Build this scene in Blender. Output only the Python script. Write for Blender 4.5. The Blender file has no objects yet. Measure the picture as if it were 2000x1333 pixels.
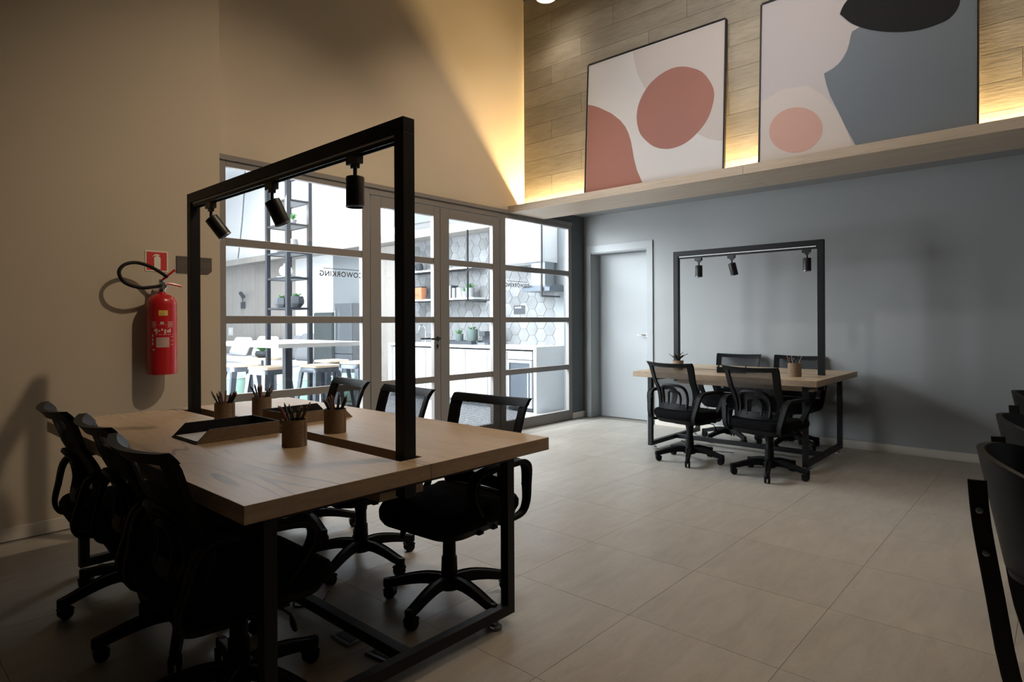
import bpy, bmesh, math, random
from mathutils import Vector, Matrix
R = math.radians
SC = bpy.context.scene
COL = SC.collection
rnd = random.Random(7)

# ------------------------------------------------------------------ camera
F_PX, CX, HOR = 1204.0, 1000.0, 630.6
YAW, ROLL, CAM_H = R(41.96), R(0.275), 1.21
cd = bpy.data.cameras.new('camera')
cam = bpy.data.objects.new('camera', cd); COL.objects.link(cam)
cd.sensor_width = 36.0; cd.lens = F_PX / 2000 * 36.0
cd.shift_y = -(666.5 - HOR) / 2000.0
cd.clip_start = 0.02; cd.clip_end = 100
fw = Vector((math.cos(YAW), math.sin(YAW), 0)); rt = Vector((math.sin(YAW), -math.cos(YAW), 0)); up = Vector((0, 0, 1))
cxv = rt * math.cos(ROLL) - up * math.sin(ROLL); cyv = up * math.cos(ROLL) + rt * math.sin(ROLL); czv = -fw
m = Matrix((cxv, cyv, czv)).transposed().to_4x4(); m.translation = Vector((0, 0, CAM_H))
cam.matrix_world = m
SC.camera = cam

# ------------------------------------------------------------------ world, lights, exposure
w = bpy.data.worlds.new('world'); SC.world = w; w.use_nodes = True
w.node_tree.nodes['Background'].inputs[0].default_value = (0.80, 0.90, 1.0, 1)
w.node_tree.nodes['Background'].inputs[1].default_value = 0.6
SC.view_settings.view_transform = 'Standard'
SC.view_settings.look = 'None'
SC.view_settings.exposure = 0.0
SC.view_settings.gamma = 1.0
SC.view_settings.use_curve_mapping = False
SC.cycles.max_bounces = 8
SC.cycles.transparent_max_bounces = 24
SC.cycles.sample_clamp_indirect = 6.0
SC.cycles.use_denoising = True

def area(name, loc, direction, sx, sy, power, color, spread=180):
    l = bpy.data.lights.new(name, 'AREA'); l.shape = 'RECTANGLE'; l.size = sx; l.size_y = sy
    l.energy = power; l.color = color; l.spread = R(spread)
    o = bpy.data.objects.new(name, l); COL.objects.link(o); o.location = loc
    o.rotation_euler = Vector(direction).to_track_quat('-Z', 'Y').to_euler()
    return o
def spot(name, loc, target, power, color, angle=70, blend=0.6, size=0.05):
    l = bpy.data.lights.new(name, 'SPOT'); l.energy = power; l.color = color
    l.spot_size = R(angle); l.spot_blend = blend; l.shadow_soft_size = size
    o = bpy.data.objects.new(name, l); COL.objects.link(o); o.location = loc
    o.rotation_euler = (Vector(target) - Vector(loc)).to_track_quat('-Z', 'Y').to_euler()
    return o
COOL = (0.90, 0.955, 1.0); WARM = (1.0, 0.80, 0.58); AMBER = (1.0, 0.70, 0.33); NEUT = (1.0, 0.87, 0.72)
area('lounge_skylight', (4.3, 9.3, 4.55), (0, 0, -1), 4.4, 8.6, 700, COOL)          # daylight over the lounge
area('lounge_windows', (1.15, 6.6, 1.8), (1, -0.12, -0.02), 3.6, 3.0, 650, COOL)         # tall windows of the lounge
area('lounge_fill', (3.9, 6.6, 3.05), (0.66, -0.58, -0.52), 2.2, 1.4, 230, COOL, 125)      # added fill above the sight line, shapes the falloff on the blue wall
area('room_fill', (4.3, 0.6, 4.8), (0, 0, -1), 2.2, 2.6, 30, NEUT, 130)     # added soft fill over the open floor, not a fixture
spot('ceiling_spot_light', (2.75, 1.15, 4.7), (2.1, 4.4, 1.3), 275, WARM, 62, 1.0, 0.06)
spot('ceiling_spot_light', (4.3, 2.6, 4.7), (4.2, 4.6, 1.6), 170, WARM, 80, 1.0, 0.06)
spot('ceiling_spot_light', (2.6, 1.1, 4.7), (2.5, 1.2, 0), 150, WARM, 60, 0.9, 0.06)
spot('ceiling_spot_light', (5.0, 4.0, 4.52), (5.33, 4.15, 3.0), 14, NEUT, 110, 1.0, 0.05)
spot('ceiling_spot_light', (2.6, 2.4, 4.4), (5.3, 2.3, 3.5), 165, (1.0, 0.94, 0.90), 70, 1.0, 0.08)

# ------------------------------------------------------------------ materials
def mat(name, color=(.5, .5, .5), rough=0.5, metal=0.0, spec=0.5, coat=0.0):
    M = bpy.data.materials.new(name); M.use_nodes = True
    b = M.node_tree.nodes['Principled BSDF']
    b.inputs['Base Color'].default_value = (*color, 1); b.inputs['Roughness'].default_value = rough
    b.inputs['Metallic'].default_value = metal; b.inputs['Specular IOR Level'].default_value = spec
    b.inputs['Coat Weight'].default_value = coat
    return M
def N(M, t, **kw):
    n = M.node_tree.nodes.new(t)
    for k, v in kw.items(): setattr(n, k, v)
    return n
def bs(M): return M.node_tree.nodes['Principled BSDF']
def L(M, a, b): M.node_tree.links.new(a, b)
def coords(M, scale=(1, 1, 1), kind='Object', rot=(0, 0, 0), rand=0.0):
    t = N(M, 'ShaderNodeTexCoord'); mp = N(M, 'ShaderNodeMapping')
    mp.inputs['Scale'].default_value = scale; mp.inputs['Rotation'].default_value = rot
    L(M, t.outputs[kind], mp.inputs['Vector'])
    if rand:
        oi = N(M, 'ShaderNodeObjectInfo'); mu = N(M, 'ShaderNodeMath', operation='MULTIPLY'); mu.inputs[1].default_value = rand
        L(M, oi.outputs['Random'], mu.inputs[0])
        cb = N(M, 'ShaderNodeCombineXYZ'); L(M, mu.outputs[0], cb.inputs[0]); L(M, mu.outputs[0], cb.inputs[1]); L(M, mu.outputs[0], cb.inputs[2])
        L(M, cb.outputs[0], mp.inputs['Location'])
    return mp.outputs['Vector']
def noise(M, vec, scale, detail=4, rough=0.55, dist=0.0):
    n = N(M, 'ShaderNodeTexNoise'); n.inputs['Scale'].default_value = scale; n.inputs['Detail'].default_value = detail
    n.inputs['Roughness'].default_value = rough; n.inputs['Distortion'].default_value = dist
    L(M, vec, n.inputs['Vector']); return n.outputs['Fac']
def ramp(M, fac, stops):
    r = N(M, 'ShaderNodeValToRGB'); e = r.color_ramp.elements
    while len(e) < len(stops): e.new(0.5)
    for i, (p, c) in enumerate(stops): e[i].position = p; e[i].color = (*c, 1)
    L(M, fac, r.inputs['Fac']); return r.outputs['Color']
def mixc(M, a, b, fac, mode='MIX'):
    x = N(M, 'ShaderNodeMix', data_type='RGBA', blend_type=mode)
    if isinstance(fac, float): x.inputs['Factor'].default_value = fac
    else: L(M, fac, x.inputs['Factor'])
    for s, v in ((6, a), (7, b)):
        if isinstance(v, tuple): x.inputs[s].default_value = (*v, 1)
        else: L(M, v, x.inputs[s])
    return x.outputs[2]
def bump(M, h, strength=0.2, dist=0.01):
    b = N(M, 'ShaderNodeBump'); b.inputs['Strength'].default_value = strength; b.inputs['Distance'].default_value = dist
    L(M, h, b.inputs['Height']); L(M, b.outputs['Normal'], bs(M).inputs['Normal'])
def objrand(M, lo, hi):
    oi = N(M, 'ShaderNodeObjectInfo'); mr = N(M, 'ShaderNodeMapRange'); mr.inputs['To Min'].default_value = lo; mr.inputs['To Max'].default_value = hi
    L(M, oi.outputs['Random'], mr.inputs['Value']); return mr.outputs['Result']
def tint(M, col, lo, hi):
    v = objrand(M, lo, hi); c = N(M, 'ShaderNodeCombineColor')
    for i in range(3): L(M, v, c.inputs[i])
    return mixc(M, col, c.outputs[0], 1.0, 'MULTIPLY')

def plaster(name, c, rough=0.85, amp=0.06, sc=140):
    M = mat(name, c, rough, spec=0.25)
    v = coords(M); f = noise(M, v, 1.3, 3)
    L(M, mixc(M, tuple(x * (1 - amp) for x in c), tuple(min(1, x * (1 + amp)) for x in c), f), bs(M).inputs['Base Color'])
    bump(M, noise(M, v, sc, 3), 0.12, 0.002); return M
def woodmat(name, dark, light, scale=(2.0, 22, 22), rough=0.45, rand=0.0, fine=0.35, bumpy=0.05, knots=False):
    M = mat(name, light, rough)
    v = coords(M, scale, rand=rand)
    f1 = noise(M, v, 1.0, 6, 0.62, 0.6)
    c = ramp(M, f1, [(0.30, dark), (0.70, light)])
    v2 = coords(M, tuple(s * 6 for s in scale), rand=rand)
    f2 = noise(M, v2, 1.0, 3)
    c = mixc(M, c, ramp(M, f2, [(0.35, dark), (0.6, light)]), fine)
    if knots:
        v3 = coords(M, (7.0, 0.75, 3.2)); n3 = noise(M, v3, 0.8, 1.0, 0.35, 0.15)
        wv = N(M, 'ShaderNodeMath', operation='MULTIPLY'); wv.inputs[1].default_value = 85; L(M, n3, wv.inputs[0])
        sn = N(M, 'ShaderNodeMath', operation='SINE'); L(M, wv.outputs[0], sn.inputs[0])
        g = ramp(M, sn.outputs[0], [(0.80, (0, 0, 0)), (0.98, (1, 1, 1))])
        msk = ramp(M, noise(M, coords(M, (1.6, 1.0, 1)), 1.2, 2), [(0.44, (0, 0, 0)), (0.54, (1, 1, 1))])
        gm = mixc(M, g, msk, 1.0, 'MULTIPLY')
        br = N(M, 'ShaderNodeRGBToBW'); L(M, gm, br.inputs[0])
        sc2 = N(M, 'ShaderNodeMath', operation='MULTIPLY'); sc2.inputs[1].default_value = 0.8; L(M, br.outputs[0], sc2.inputs[0])
        c = mixc(M, c, tuple(x * 0.42 for x in dark), sc2.outputs[0])
    L(M, c, bs(M).inputs['Base Color'])
    if bumpy: bump(M, f2, bumpy, 0.003)
    return M

MT = {}
MT['beige'] = plaster('beige_paint', (0.555, 0.48, 0.375))
MT['blue'] = plaster('blue_grey_paint', (0.31, 0.316, 0.315), 0.6, 0.05)
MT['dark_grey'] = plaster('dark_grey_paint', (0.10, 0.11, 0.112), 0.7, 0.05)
MT['frame_grey'] = plaster('grey_lacquer', (0.21, 0.195, 0.185), 0.5, 0.03, 60)
MT['kwhite'] = plaster('worktop_white', (0.66, 0.665, 0.67), 0.5, 0.02)
MT['unseen'] = plaster('dim_beige_paint', (0.22, 0.19, 0.15))
MT['white'] = plaster('white_paint', (0.80, 0.81, 0.82), 0.7, 0.02)
MT['light_grey'] = plaster('light_grey_paint', (0.21, 0.225, 0.235), 0.7, 0.03)
MT['door'] = plaster('pale_blue_grey_lacquer', (0.335, 0.35, 0.355), 0.45, 0.03, 60)
MT['skirt'] = plaster('skirting_cream', (0.62, 0.57, 0.50), 0.5, 0.03)
MT['ceil'] = plaster('ceiling_paint', (0.20, 0.185, 0.16), 0.9, 0.03)
# floor tiles
M = mat('porcelain_tile', (0.36, 0.33, 0.29), 0.42, spec=0.45); MT['tile'] = M
v = coords(M, (1, 1, 1), rand=37.0)
c = ramp(M, noise(M, coords(M, (1.2, 5, 1), rand=37.0), 3.0, 7, 0.65, 0.5), [(0.32, (0.30, 0.275, 0.24)), (0.68, (0.40, 0.37, 0.325))])
c = mixc(M, c, ramp(M, noise(M, v, 260, 2), [(0.3, (0.29, 0.265, 0.235)), (0.7, (0.41, 0.38, 0.335))]), 0.35)
L(M, tint(M, c, 0.97, 1.03), bs(M).inputs['Base Color'])
rr = N(M, 'ShaderNodeMapRange'); rr.inputs['To Min'].default_value = 0.30; rr.inputs['To Max'].default_value = 0.50
L(M, noise(M, v, 6, 5), rr.inputs['Value']); L(M, rr.outputs['Result'], bs(M).inputs['Roughness'])
bump(M, noise(M, v, 45, 5), 0.06, 0.003)
MT['grout'] = plaster('grout', (0.24, 0.22, 0.195), 0.9)
MT['lfloor'] = plaster('lounge_floor_tile', (0.42, 0.43, 0.45), 0.4, 0.05, 60)
# timber
MT['desk'] = woodmat('oak_laminate', (0.30, 0.20, 0.125), (0.50, 0.36, 0.24), (24, 2.0, 24), 0.33, knots=False)
MT['desk'] = woodmat('oak_laminate_top', (0.475, 0.335, 0.20), (0.62, 0.46, 0.295), (22, 1.8, 22), 0.42, knots=False)
MT['desk_knot'] = woodmat('oak_laminate_figured', (0.475, 0.335, 0.20), (0.62, 0.46, 0.295), (22, 1.8, 22), 0.42, knots=True)
MT['desk_edge'] = woodmat('oak_edge', (0.27, 0.18, 0.11), (0.42, 0.30, 0.20), (10, 10, 60), 0.42)
MT['clad'] = woodmat('wood_look_porcelain', (0.205, 0.18, 0.14), (0.335, 0.30, 0.24), (60, 1.4, 10), 0.55, rand=51, bumpy=0.25)
c0 = bs(MT['clad']).inputs['Base Color'].links[0].from_socket
L(MT['clad'], tint(MT['clad'], c0, 0.85, 1.1), bs(MT['clad']).inputs['Base Color'])
MT['shelf'] = woodmat('pale_oak_shelf', (0.44, 0.35, 0.26), (0.60, 0.49, 0.38), (20, 1.6, 30), 0.5)
MT['lwood'] = woodmat('pale_lounge_wood', (0.27, 0.245, 0.22), (0.38, 0.35, 0.32), (12, 12, 0.9), 0.5)
MT['wwood'] = woodmat('white_washed_wood', (0.44, 0.435, 0.43), (0.54, 0.54, 0.54), (16, 16, 0.8), 0.45)
MT['stoolwood'] = woodmat('stool_seat_wood', (0.42, 0.32, 0.22), (0.58, 0.46, 0.34), (6, 30, 30), 0.5)
# metals, plastics
MT['black_metal'] = mat('black_powder_coat', (0.009, 0.009, 0.0095), 0.45, spec=0.25)
MT['black_lamp'] = mat('black_lamp_metal', (0.016, 0.015, 0.014), 0.38, spec=0.45)
MT['plastic'] = mat('black_plastic', (0.0085, 0.0085, 0.009), 0.52, spec=0.14)
b = bump(MT['plastic'], noise(MT['plastic'], coords(MT['plastic']), 900, 2), 0.06, 0.001)
MT['fabric'] = mat('black_fabric', (0.005, 0.005, 0.0055), 0.95, spec=0.08)
bump(MT['fabric'], noise(MT['fabric'], coords(MT['fabric']), 1200, 2), 0.3, 0.001)
MT['shell'] = mat('black_moulded_shell', (0.006, 0.0055, 0.005), 0.5, spec=0.15)
MT['chrome'] = mat('chrome', (0.75, 0.75, 0.76), 0.14, 1.0)
MT['steel'] = mat('brushed_steel', (0.22, 0.24, 0.26), 0.35, 0.8)
MT['tile_grout'] = plaster('tile_grout', (0.21, 0.215, 0.22))
MT['cupboard'] = plaster('dark_grey_green_laminate', (0.065, 0.075, 0.075), 0.6, 0.04)
MT['alu'] = mat('bright_aluminium', (0.85, 0.86, 0.88), 0.5, 0.0)
MT['gun'] = mat('gunmetal', (0.09, 0.105, 0.125), 0.35, 0.7)
MT['rack'] = mat('dark_rack_metal', (0.016, 0.018, 0.022), 0.65, 0.0, 0.2)
MT['plate_grey'] = mat('grey_shelf_plate', (0.13, 0.135, 0.145), 0.5)
MT['red'] = mat('fire_red_lacquer', (0.50, 0.018, 0.022), 0.25, spec=0.5)
MT['sign_red'] = mat('sign_red', (0.56, 0.03, 0.03), 0.5)
MT['sign_white'] = mat('sign_cream', (0.78, 0.72, 0.60), 0.6)
MT['label_white'] = mat('label_white', (0.62, 0.50, 0.46), 0.5)
MT['yellow'] = mat('label_yellow', (0.75, 0.55, 0.10), 0.5)
MT['brown_plate'] = mat('dark_brown_plate', (0.085, 0.07, 0.058), 0.45)
MT['plate_mark'] = mat('plate_mark', (0.16, 0.14, 0.12), 0.6)
MT['kraft'] = mat('kraft_paper', (0.25, 0.165, 0.105), 0.8)
L(MT['kraft'], ramp(MT['kraft'], noise(MT['kraft'], coords(MT['kraft'], (1, 1, 4)), 60, 4), [(0.3, (0.20, 0.135, 0.085)), (0.7, (0.29, 0.20, 0.13))]), bs(MT['kraft']).inputs['Base Color'])
MT['black_card'] = mat('black_card', (0.012, 0.012, 0.013), 0.75, spec=0.2)
MT['paper'] = mat('white_paper', (0.70, 0.69, 0.67), 0.8)
MT['pencil'] = mat('black_pencil_paint', (0.016, 0.016, 0.018), 0.35)
MT['pencil_wood'] = mat('pencil_wood', (0.33, 0.19, 0.12), 0.7)
MT['pencil_red'] = mat('reddish_pencil_paint', (0.24, 0.075, 0.045), 0.5)
MT['green'] = mat('leaf_green', (0.10, 0.30, 0.08), 0.6)
L(MT['green'], tint(MT['green'], (0.06, 0.19, 0.055), 0.7, 1.3), bs(MT['green']).inputs['Base Color'])
MT['darkleaf'] = mat('dark_leaf', (0.02, 0.022, 0.02), 0.6)
MT['concrete'] = plaster('concrete_pot', (0.05, 0.054, 0.062), 0.8, 0.15)
MT['pale_pot'] = plaster('pale_grey_pot', (0.22, 0.225, 0.235), 0.7, 0.05)
MT['sage'] = plaster('sage_green_pot', (0.09, 0.12, 0.115), 0.7, 0.05)
MT['terracotta'] = plaster('terracotta_orange', (0.46, 0.19, 0.10), 0.6, 0.08)
MT['charcoal'] = plaster('charcoal_box', (0.035, 0.04, 0.047), 0.6, 0.05)
MT['cushion'] = plaster('grey_cushion_fabric', (0.22, 0.225, 0.24), 0.9, 0.05, 400)
MT['cushion_w'] = plaster('white_cushion_fabric', (0.70, 0.70, 0.72), 0.9, 0.03, 400)
MT['mint'] = plaster('mint_fabric', (0.24, 0.37, 0.31), 0.9, 0.05, 300)
MT['hex'] = mat('hex_tile', (0.5, 0.5, 0.5), 0.4)
hc = ramp(MT['hex'], noise(MT['hex'], coords(MT['hex'], rand=9.0), 5, 5, 0.6), [(0.3, (0.13, 0.134, 0.138)), (0.7, (0.20, 0.204, 0.208))])
L(MT['hex'], tint(MT['hex'], hc, 0.72, 1.12), bs(MT['hex']).inputs['Base Color'])
MT['canvas'] = plaster('canvas_off_white', (0.60, 0.585, 0.58), 0.85, 0.02, 500)
MT['lilac'] = plaster('canvas_lilac_grey', (0.46, 0.43, 0.45), 0.85, 0.02, 500)
MT['c_pale'] = plaster('canvas_pale_pink', (0.52, 0.475, 0.455), 0.85, 0.02, 500)
MT['c_terra'] = plaster('canvas_terracotta', (0.345, 0.165, 0.135), 0.85, 0.10, 500)
MT['c_pink'] = plaster('canvas_dusty_pink', (0.50, 0.315, 0.27), 0.85, 0.05, 500)
MT['c_blue'] = plaster('canvas_slate_blue', (0.15, 0.18, 0.215), 0.85, 0.10, 500)
MT['c_black'] = plaster('canvas_black', (0.010, 0.011, 0.013), 0.85, 0.1, 500)
MT['vinyl'] = mat('dark_vinyl_lettering', (0.07, 0.06, 0.055), 0.6)
MT['clear'] = mat('clear_acrylic', (0.75, 0.78, 0.80), 0.08); bs(MT['clear']).inputs['Transmission Weight'].default_value = 0.8
def emis(name, c, s):
    M = bpy.data.materials.new(name); M.use_nodes = True; nt = M.node_tree; nt.nodes.clear()
    e = nt.nodes.new('ShaderNodeEmission'); e.inputs[0].default_value = (*c, 1); e.inputs[1].default_value = s
    o = nt.nodes.new('ShaderNodeOutputMaterial'); nt.links.new(e.outputs[0], o.inputs[0]); return M
MT['led'] = emis('amber_led', AMBER, 1300.0)
MT['bulb'] = emis('warm_bulb', (1.0, 0.86, 0.66), 14.0)
MT['weak_bulb'] = emis('faint_bulb', (1.0, 0.85, 0.62), 0.9)
def glassmat(name, refl=0.07, tintc=(0.97, 0.985, 0.99)):
    M = bpy.data.materials.new(name); M.use_nodes = True; nt = M.node_tree; nt.nodes.clear()
    t = nt.nodes.new('ShaderNodeBsdfTransparent'); t.inputs[0].default_value = (*tintc, 1)
    g = nt.nodes.new('ShaderNodeBsdfGlossy'); g.inputs['Roughness'].default_value = 0.02
    mx = nt.nodes.new('ShaderNodeMixShader'); mx.inputs[0].default_value = refl
    o = nt.nodes.new('ShaderNodeOutputMaterial')
    nt.links.new(t.outputs[0], mx.inputs[1]); nt.links.new(g.outputs[0], mx.inputs[2]); nt.links.new(mx.outputs[0], o.inputs[0]); return M
MT['glass'] = glassmat('window_glass')
# perforated mesh cloth of the chair backs: tiny holes laid out in object space
M = bpy.data.materials.new('chair_mesh_cloth'); M.use_nodes = True; MT['mesh'] = M
p = bs(M); p.inputs['Base Color'].default_value = (0.012, 0.012, 0.013, 1); p.inputs['Roughness'].default_value = 0.8
vv = coords(M, (1, 0, 1)); sp = N(M, 'ShaderNodeSeparateXYZ'); L(M, vv, sp.inputs[0])
def wave(a, b, k):
    ad = N(M, 'ShaderNodeMath', operation='ADD' if b > 0 else 'SUBTRACT'); L(M, sp.outputs[0], ad.inputs[0]); L(M, sp.outputs[2], ad.inputs[1])
    mu = N(M, 'ShaderNodeMath', operation='MULTIPLY'); mu.inputs[1].default_value = k; L(M, ad.outputs[0], mu.inputs[0])
    s = N(M, 'ShaderNodeMath', operation='SINE'); L(M, mu.outputs[0], s.inputs[0]); return s.outputs[0]
pr = N(M, 'ShaderNodeMath', operation='MULTIPLY'); L(M, wave(0, 1, 760), pr.inputs[0]); L(M, wave(0, -1, 760), pr.inputs[1])
gt = N(M, 'ShaderNodeMath', operation='GREATER_THAN'); gt.inputs[1].default_value = 0.12; L(M, pr.outputs[0], gt.inputs[0])
tr = N(M, 'ShaderNodeBsdfTransparent'); ms = N(M, 'ShaderNodeMixShader')
L(M, gt.outputs[0], ms.inputs[0]); L(M, p.outputs[0], ms.inputs[1]); L(M, tr.outputs[0], ms.inputs[2])
L(M, ms.outputs[0], M.node_tree.nodes['Material Output'].inputs[0])

# ------------------------------------------------------------------ mesh helpers
class MB:
    def __init__(s): s.v = []; s.f = []; s.sm = []
    def add(s, vs, fs, smooth=False):
        n = len(s.v); s.v += [tuple(v) for v in vs]; s.f += [tuple(i + n for i in f) for f in fs]; s.sm += [smooth] * len(fs)
    def box(s, x0, x1, y0, y1, z0, z1, M=None):
        vs = [Vector((x, y, z)) for x in (x0, x1) for y in (y0, y1) for z in (z0, z1)]
        if M: vs = [M @ v for v in vs]
        s.add(vs, [(0, 1, 3, 2), (4, 6, 7, 5), (0, 4, 5, 1), (2, 3, 7, 6), (0, 2, 6, 4), (1, 5, 7, 3)]); return s
    def rings(s, rs, closed=True, cap=(True, True), smooth=True):
        n = len(rs[0]); vs = [p for r in rs for p in r]; fs = []
        for i in range(len(rs) - 1):
            for j in range(n if closed else n - 1):
                k = (j + 1) % n; fs.append((i * n + j, i * n + k, (i + 1) * n + k, (i + 1) * n + j))
        s.add(vs, fs, smooth)
        if cap[0]: s.add(rs[0], [tuple(range(n))[::-1]])
        if cap[1]: s.add(rs[-1], [tuple(range(n))])
        return s
    def tube(s, pts, r, n=8, cap=True, rx=None):
        pts = [Vector(p) for p in pts]; rs = []
        ref = None
        for i, p in enumerate(pts):
            t = (pts[min(i + 1, len(pts) - 1)] - pts[max(i - 1, 0)]).normalized()
            if ref is None: ref = Vector((0, 0, 1)) if abs(t.z) < 0.9 else Vector((1, 0, 0))
            u = (ref - t * ref.dot(t)).normalized(); w_ = t.cross(u); ref = u
            rr = r[i] if isinstance(r, (list, tuple)) else r
            rs.append([p + (u * math.cos(2 * math.pi * k / n) + w_ * math.sin(2 * math.pi * k / n)) * rr for k in range(n)])
        return s.rings(rs, cap=(cap, cap))
    def lathe(s, prof, n=24, c=(0, 0, 0), smooth=True, M=None):
        rs = []
        for r, z in prof:
            ring = [Vector((c[0] + r * math.cos(2 * math.pi * k / n), c[1] + r * math.sin(2 * math.pi * k / n), c[2] + z)) for k in range(n)]
            if M: ring = [M @ q for q in ring]
            rs.append(ring)
        return s.rings(rs, cap=(True, True), smooth=smooth)
    def prism(s, poly, a0, a1, axis=1):
        def P3(q, a): return {0: (a, q[0], q[1]), 1: (q[0], a, q[1]), 2: (q[0], q[1], a)}[axis]
        n = len(poly); vs = [P3(q, a0) for q in poly] + [P3(q, a1) for q in poly]
        fs = [tuple(range(n)), tuple(range(2 * n - 1, n - 1, -1))] + [(i, n + i, n + (i + 1) % n, (i + 1) % n) for i in range(n)]
        s.add(vs, fs); return s
    def ribbon(s, path, thick, hw, xc=0.0):
        """closed-section strip along a (y,z) path, thick in its plane, hw half width across x"""
        rs = []; n = len(path)
        for i, (y, z) in enumerate(path):
            a = path[max(i - 1, 0)]; b = path[min(i + 1, n - 1)]
            t = Vector((b[0] - a[0], b[1] - a[1])).normalized(); nn = Vector((-t.y, t.x))
            th = (thick[i] if isinstance(thick, (list, tuple)) else thick) / 2
            h = hw[i] if isinstance(hw, (list, tuple)) else hw
            x = xc[i] if isinstance(xc, (list, tuple)) else xc
            r = []
            for sx, st in ((-1, -1), (1, -1), (1, 1), (-1, 1)):
                for e in ((0.8, 1.0), (1.0, 0.8)) if (sx * st > 0) else ((1.0, 0.8), (0.8, 1.0)):
                    r.append(Vector((x + sx * h * e[0], y + nn.x * th * st * e[1], z + nn.y * th * st * e[1])))
            rs.append(r)
        return s.rings(rs)
    def patch(s, fn, u0, u1, v0, v1, nu, nv, th, dirn=(0, 1, 0)):
        d = Vector(dirn) * th / 2; g = []
        for sg in (1, -1):
            for i in range(nu + 1):
                for j in range(nv + 1):
                    g.append(Vector(fn(u0 + (u1 - u0) * i / nu, v0 + (v1 - v0) * j / nv)) + d * sg)
        k = (nu + 1) * (nv + 1); fs = []
        I = lambda i, j, b=0: b * k + i * (nv + 1) + j
        for i in range(nu):
            for j in range(nv):
                fs.append((I(i, j), I(i, j + 1), I(i + 1, j + 1), I(i + 1, j))); fs.append((I(i, j, 1), I(i + 1, j, 1), I(i + 1, j + 1, 1), I(i, j + 1, 1)))
        for i in range(nu):
            fs.append((I(i, 0), I(i + 1, 0), I(i + 1, 0, 1), I(i, 0, 1))); fs.append((I(i, nv), I(i, nv, 1), I(i + 1, nv, 1), I(i + 1, nv)))
        for j in range(nv):
            fs.append((I(0, j), I(0, j, 1), I(0, j + 1, 1), I(0, j + 1))); fs.append((I(nu, j), I(nu, j + 1), I(nu, j + 1, 1), I(nu, j, 1)))
        s.add(g, fs, True); return s
    def build(s, name, m, parent=None, bevel=0.0, loc=(0, 0, 0), auto=True, rot=None, seg=2):
        me = bpy.data.meshes.new(name); me.from_pydata([tuple(v) for v in s.v], [], s.f)
        me.polygons.foreach_set('use_smooth', s.sm); me.validate(); me.update()
        bm = bmesh.new(); bm.from_mesh(me); bmesh.ops.recalc_face_normals(bm, faces=bm.faces); bm.to_mesh(me); bm.free()
        if auto and any(s.sm): me.set_sharp_from_angle(angle=R(38))
        me.materials.append(MT[m] if isinstance(m, str) else m)
        o = bpy.data.objects.new(name, me); COL.objects.link(o); o.location = loc
        if rot: o.rotation_euler = rot
        if parent: o.parent = parent
        if bevel:
            bv = o.modifiers.new('bevel', 'BEVEL'); bv.width = bevel; bv.segments = seg; bv.limit_method = 'ANGLE'; bv.angle_limit = R(40)
        return o
def B(x0, x1, y0, y1, z0, z1): return MB().box(x0, x1, y0, y1, z0, z1)
def tag(o, label=None, cat=None, group=None, kind=None):
    if label: o['label'] = label
    if cat: o['category'] = cat
    if group: o['group'] = group
    if kind: o['kind'] = kind
    return o
def empty(name, loc=(0, 0, 0), rz=0.0, **k):
    o = bpy.data.objects.new(name, None); o.empty_display_size = 0.1; COL.objects.link(o); o.location = loc; o.rotation_euler = (0, 0, rz)
    return tag(o, **k)
def copy_tree(o, loc=None, rz=None, label=None, group=None, parent=None):
    c = o.copy(); COL.objects.link(c); c.parent = parent
    if loc is not None: c.location = loc
    if rz is not None: c.rotation_euler = (0, 0, rz)
    if label: c['label'] = label
    if group: c['group'] = group
    for ch in list(o.children): copy_tree(ch, parent=c)
    return c
def struct(o, label=None, cat=None):
    o['kind'] = 'structure'
    if label: o['label'] = label
    if cat: o['category'] = cat
    return o
def smooth_path(pts, n=5):
    out = []; P = [Vector(p) for p in pts]
    for i in range(len(P) - 1):
        p0 = P[max(i - 1, 0)]; p1 = P[i]; p2 = P[i + 1]; p3 = P[min(i + 2, len(P) - 1)]
        for k in range(n):
            t = k / n
            out.append(0.5 * ((2 * p1) + (p2 - p0) * t + (2 * p0 - 5 * p1 + 4 * p2 - p3) * t * t + (3 * p1 - p0 - 3 * p2 + p3) * t ** 3))
    out.append(P[-1]); return [tuple(q) for q in out]
def rrect(w_, d, r, n=5, z=0.0, c=(0, 0)):
    pts = []
    for qx, qy, a0 in ((1, 1, 0), (-1, 1, 90), (-1, -1, 180), (1, -1, 270)):
        for k in range(n + 1):
            a = R(a0 + 90 * k / n); pts.append(Vector((c[0] + qx * (w_ / 2 - r) + r * math.cos(a), c[1] + qy * (d / 2 - r) + r * math.sin(a), z)))
    return pts

# ------------------------------------------------------------------ room shell
YG, YW, XB, XC = 4.61, 4.41, 6.52, 5.35       # glazed wall, left wall, blue wall, cladding wall
CEIL = 4.9
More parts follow.
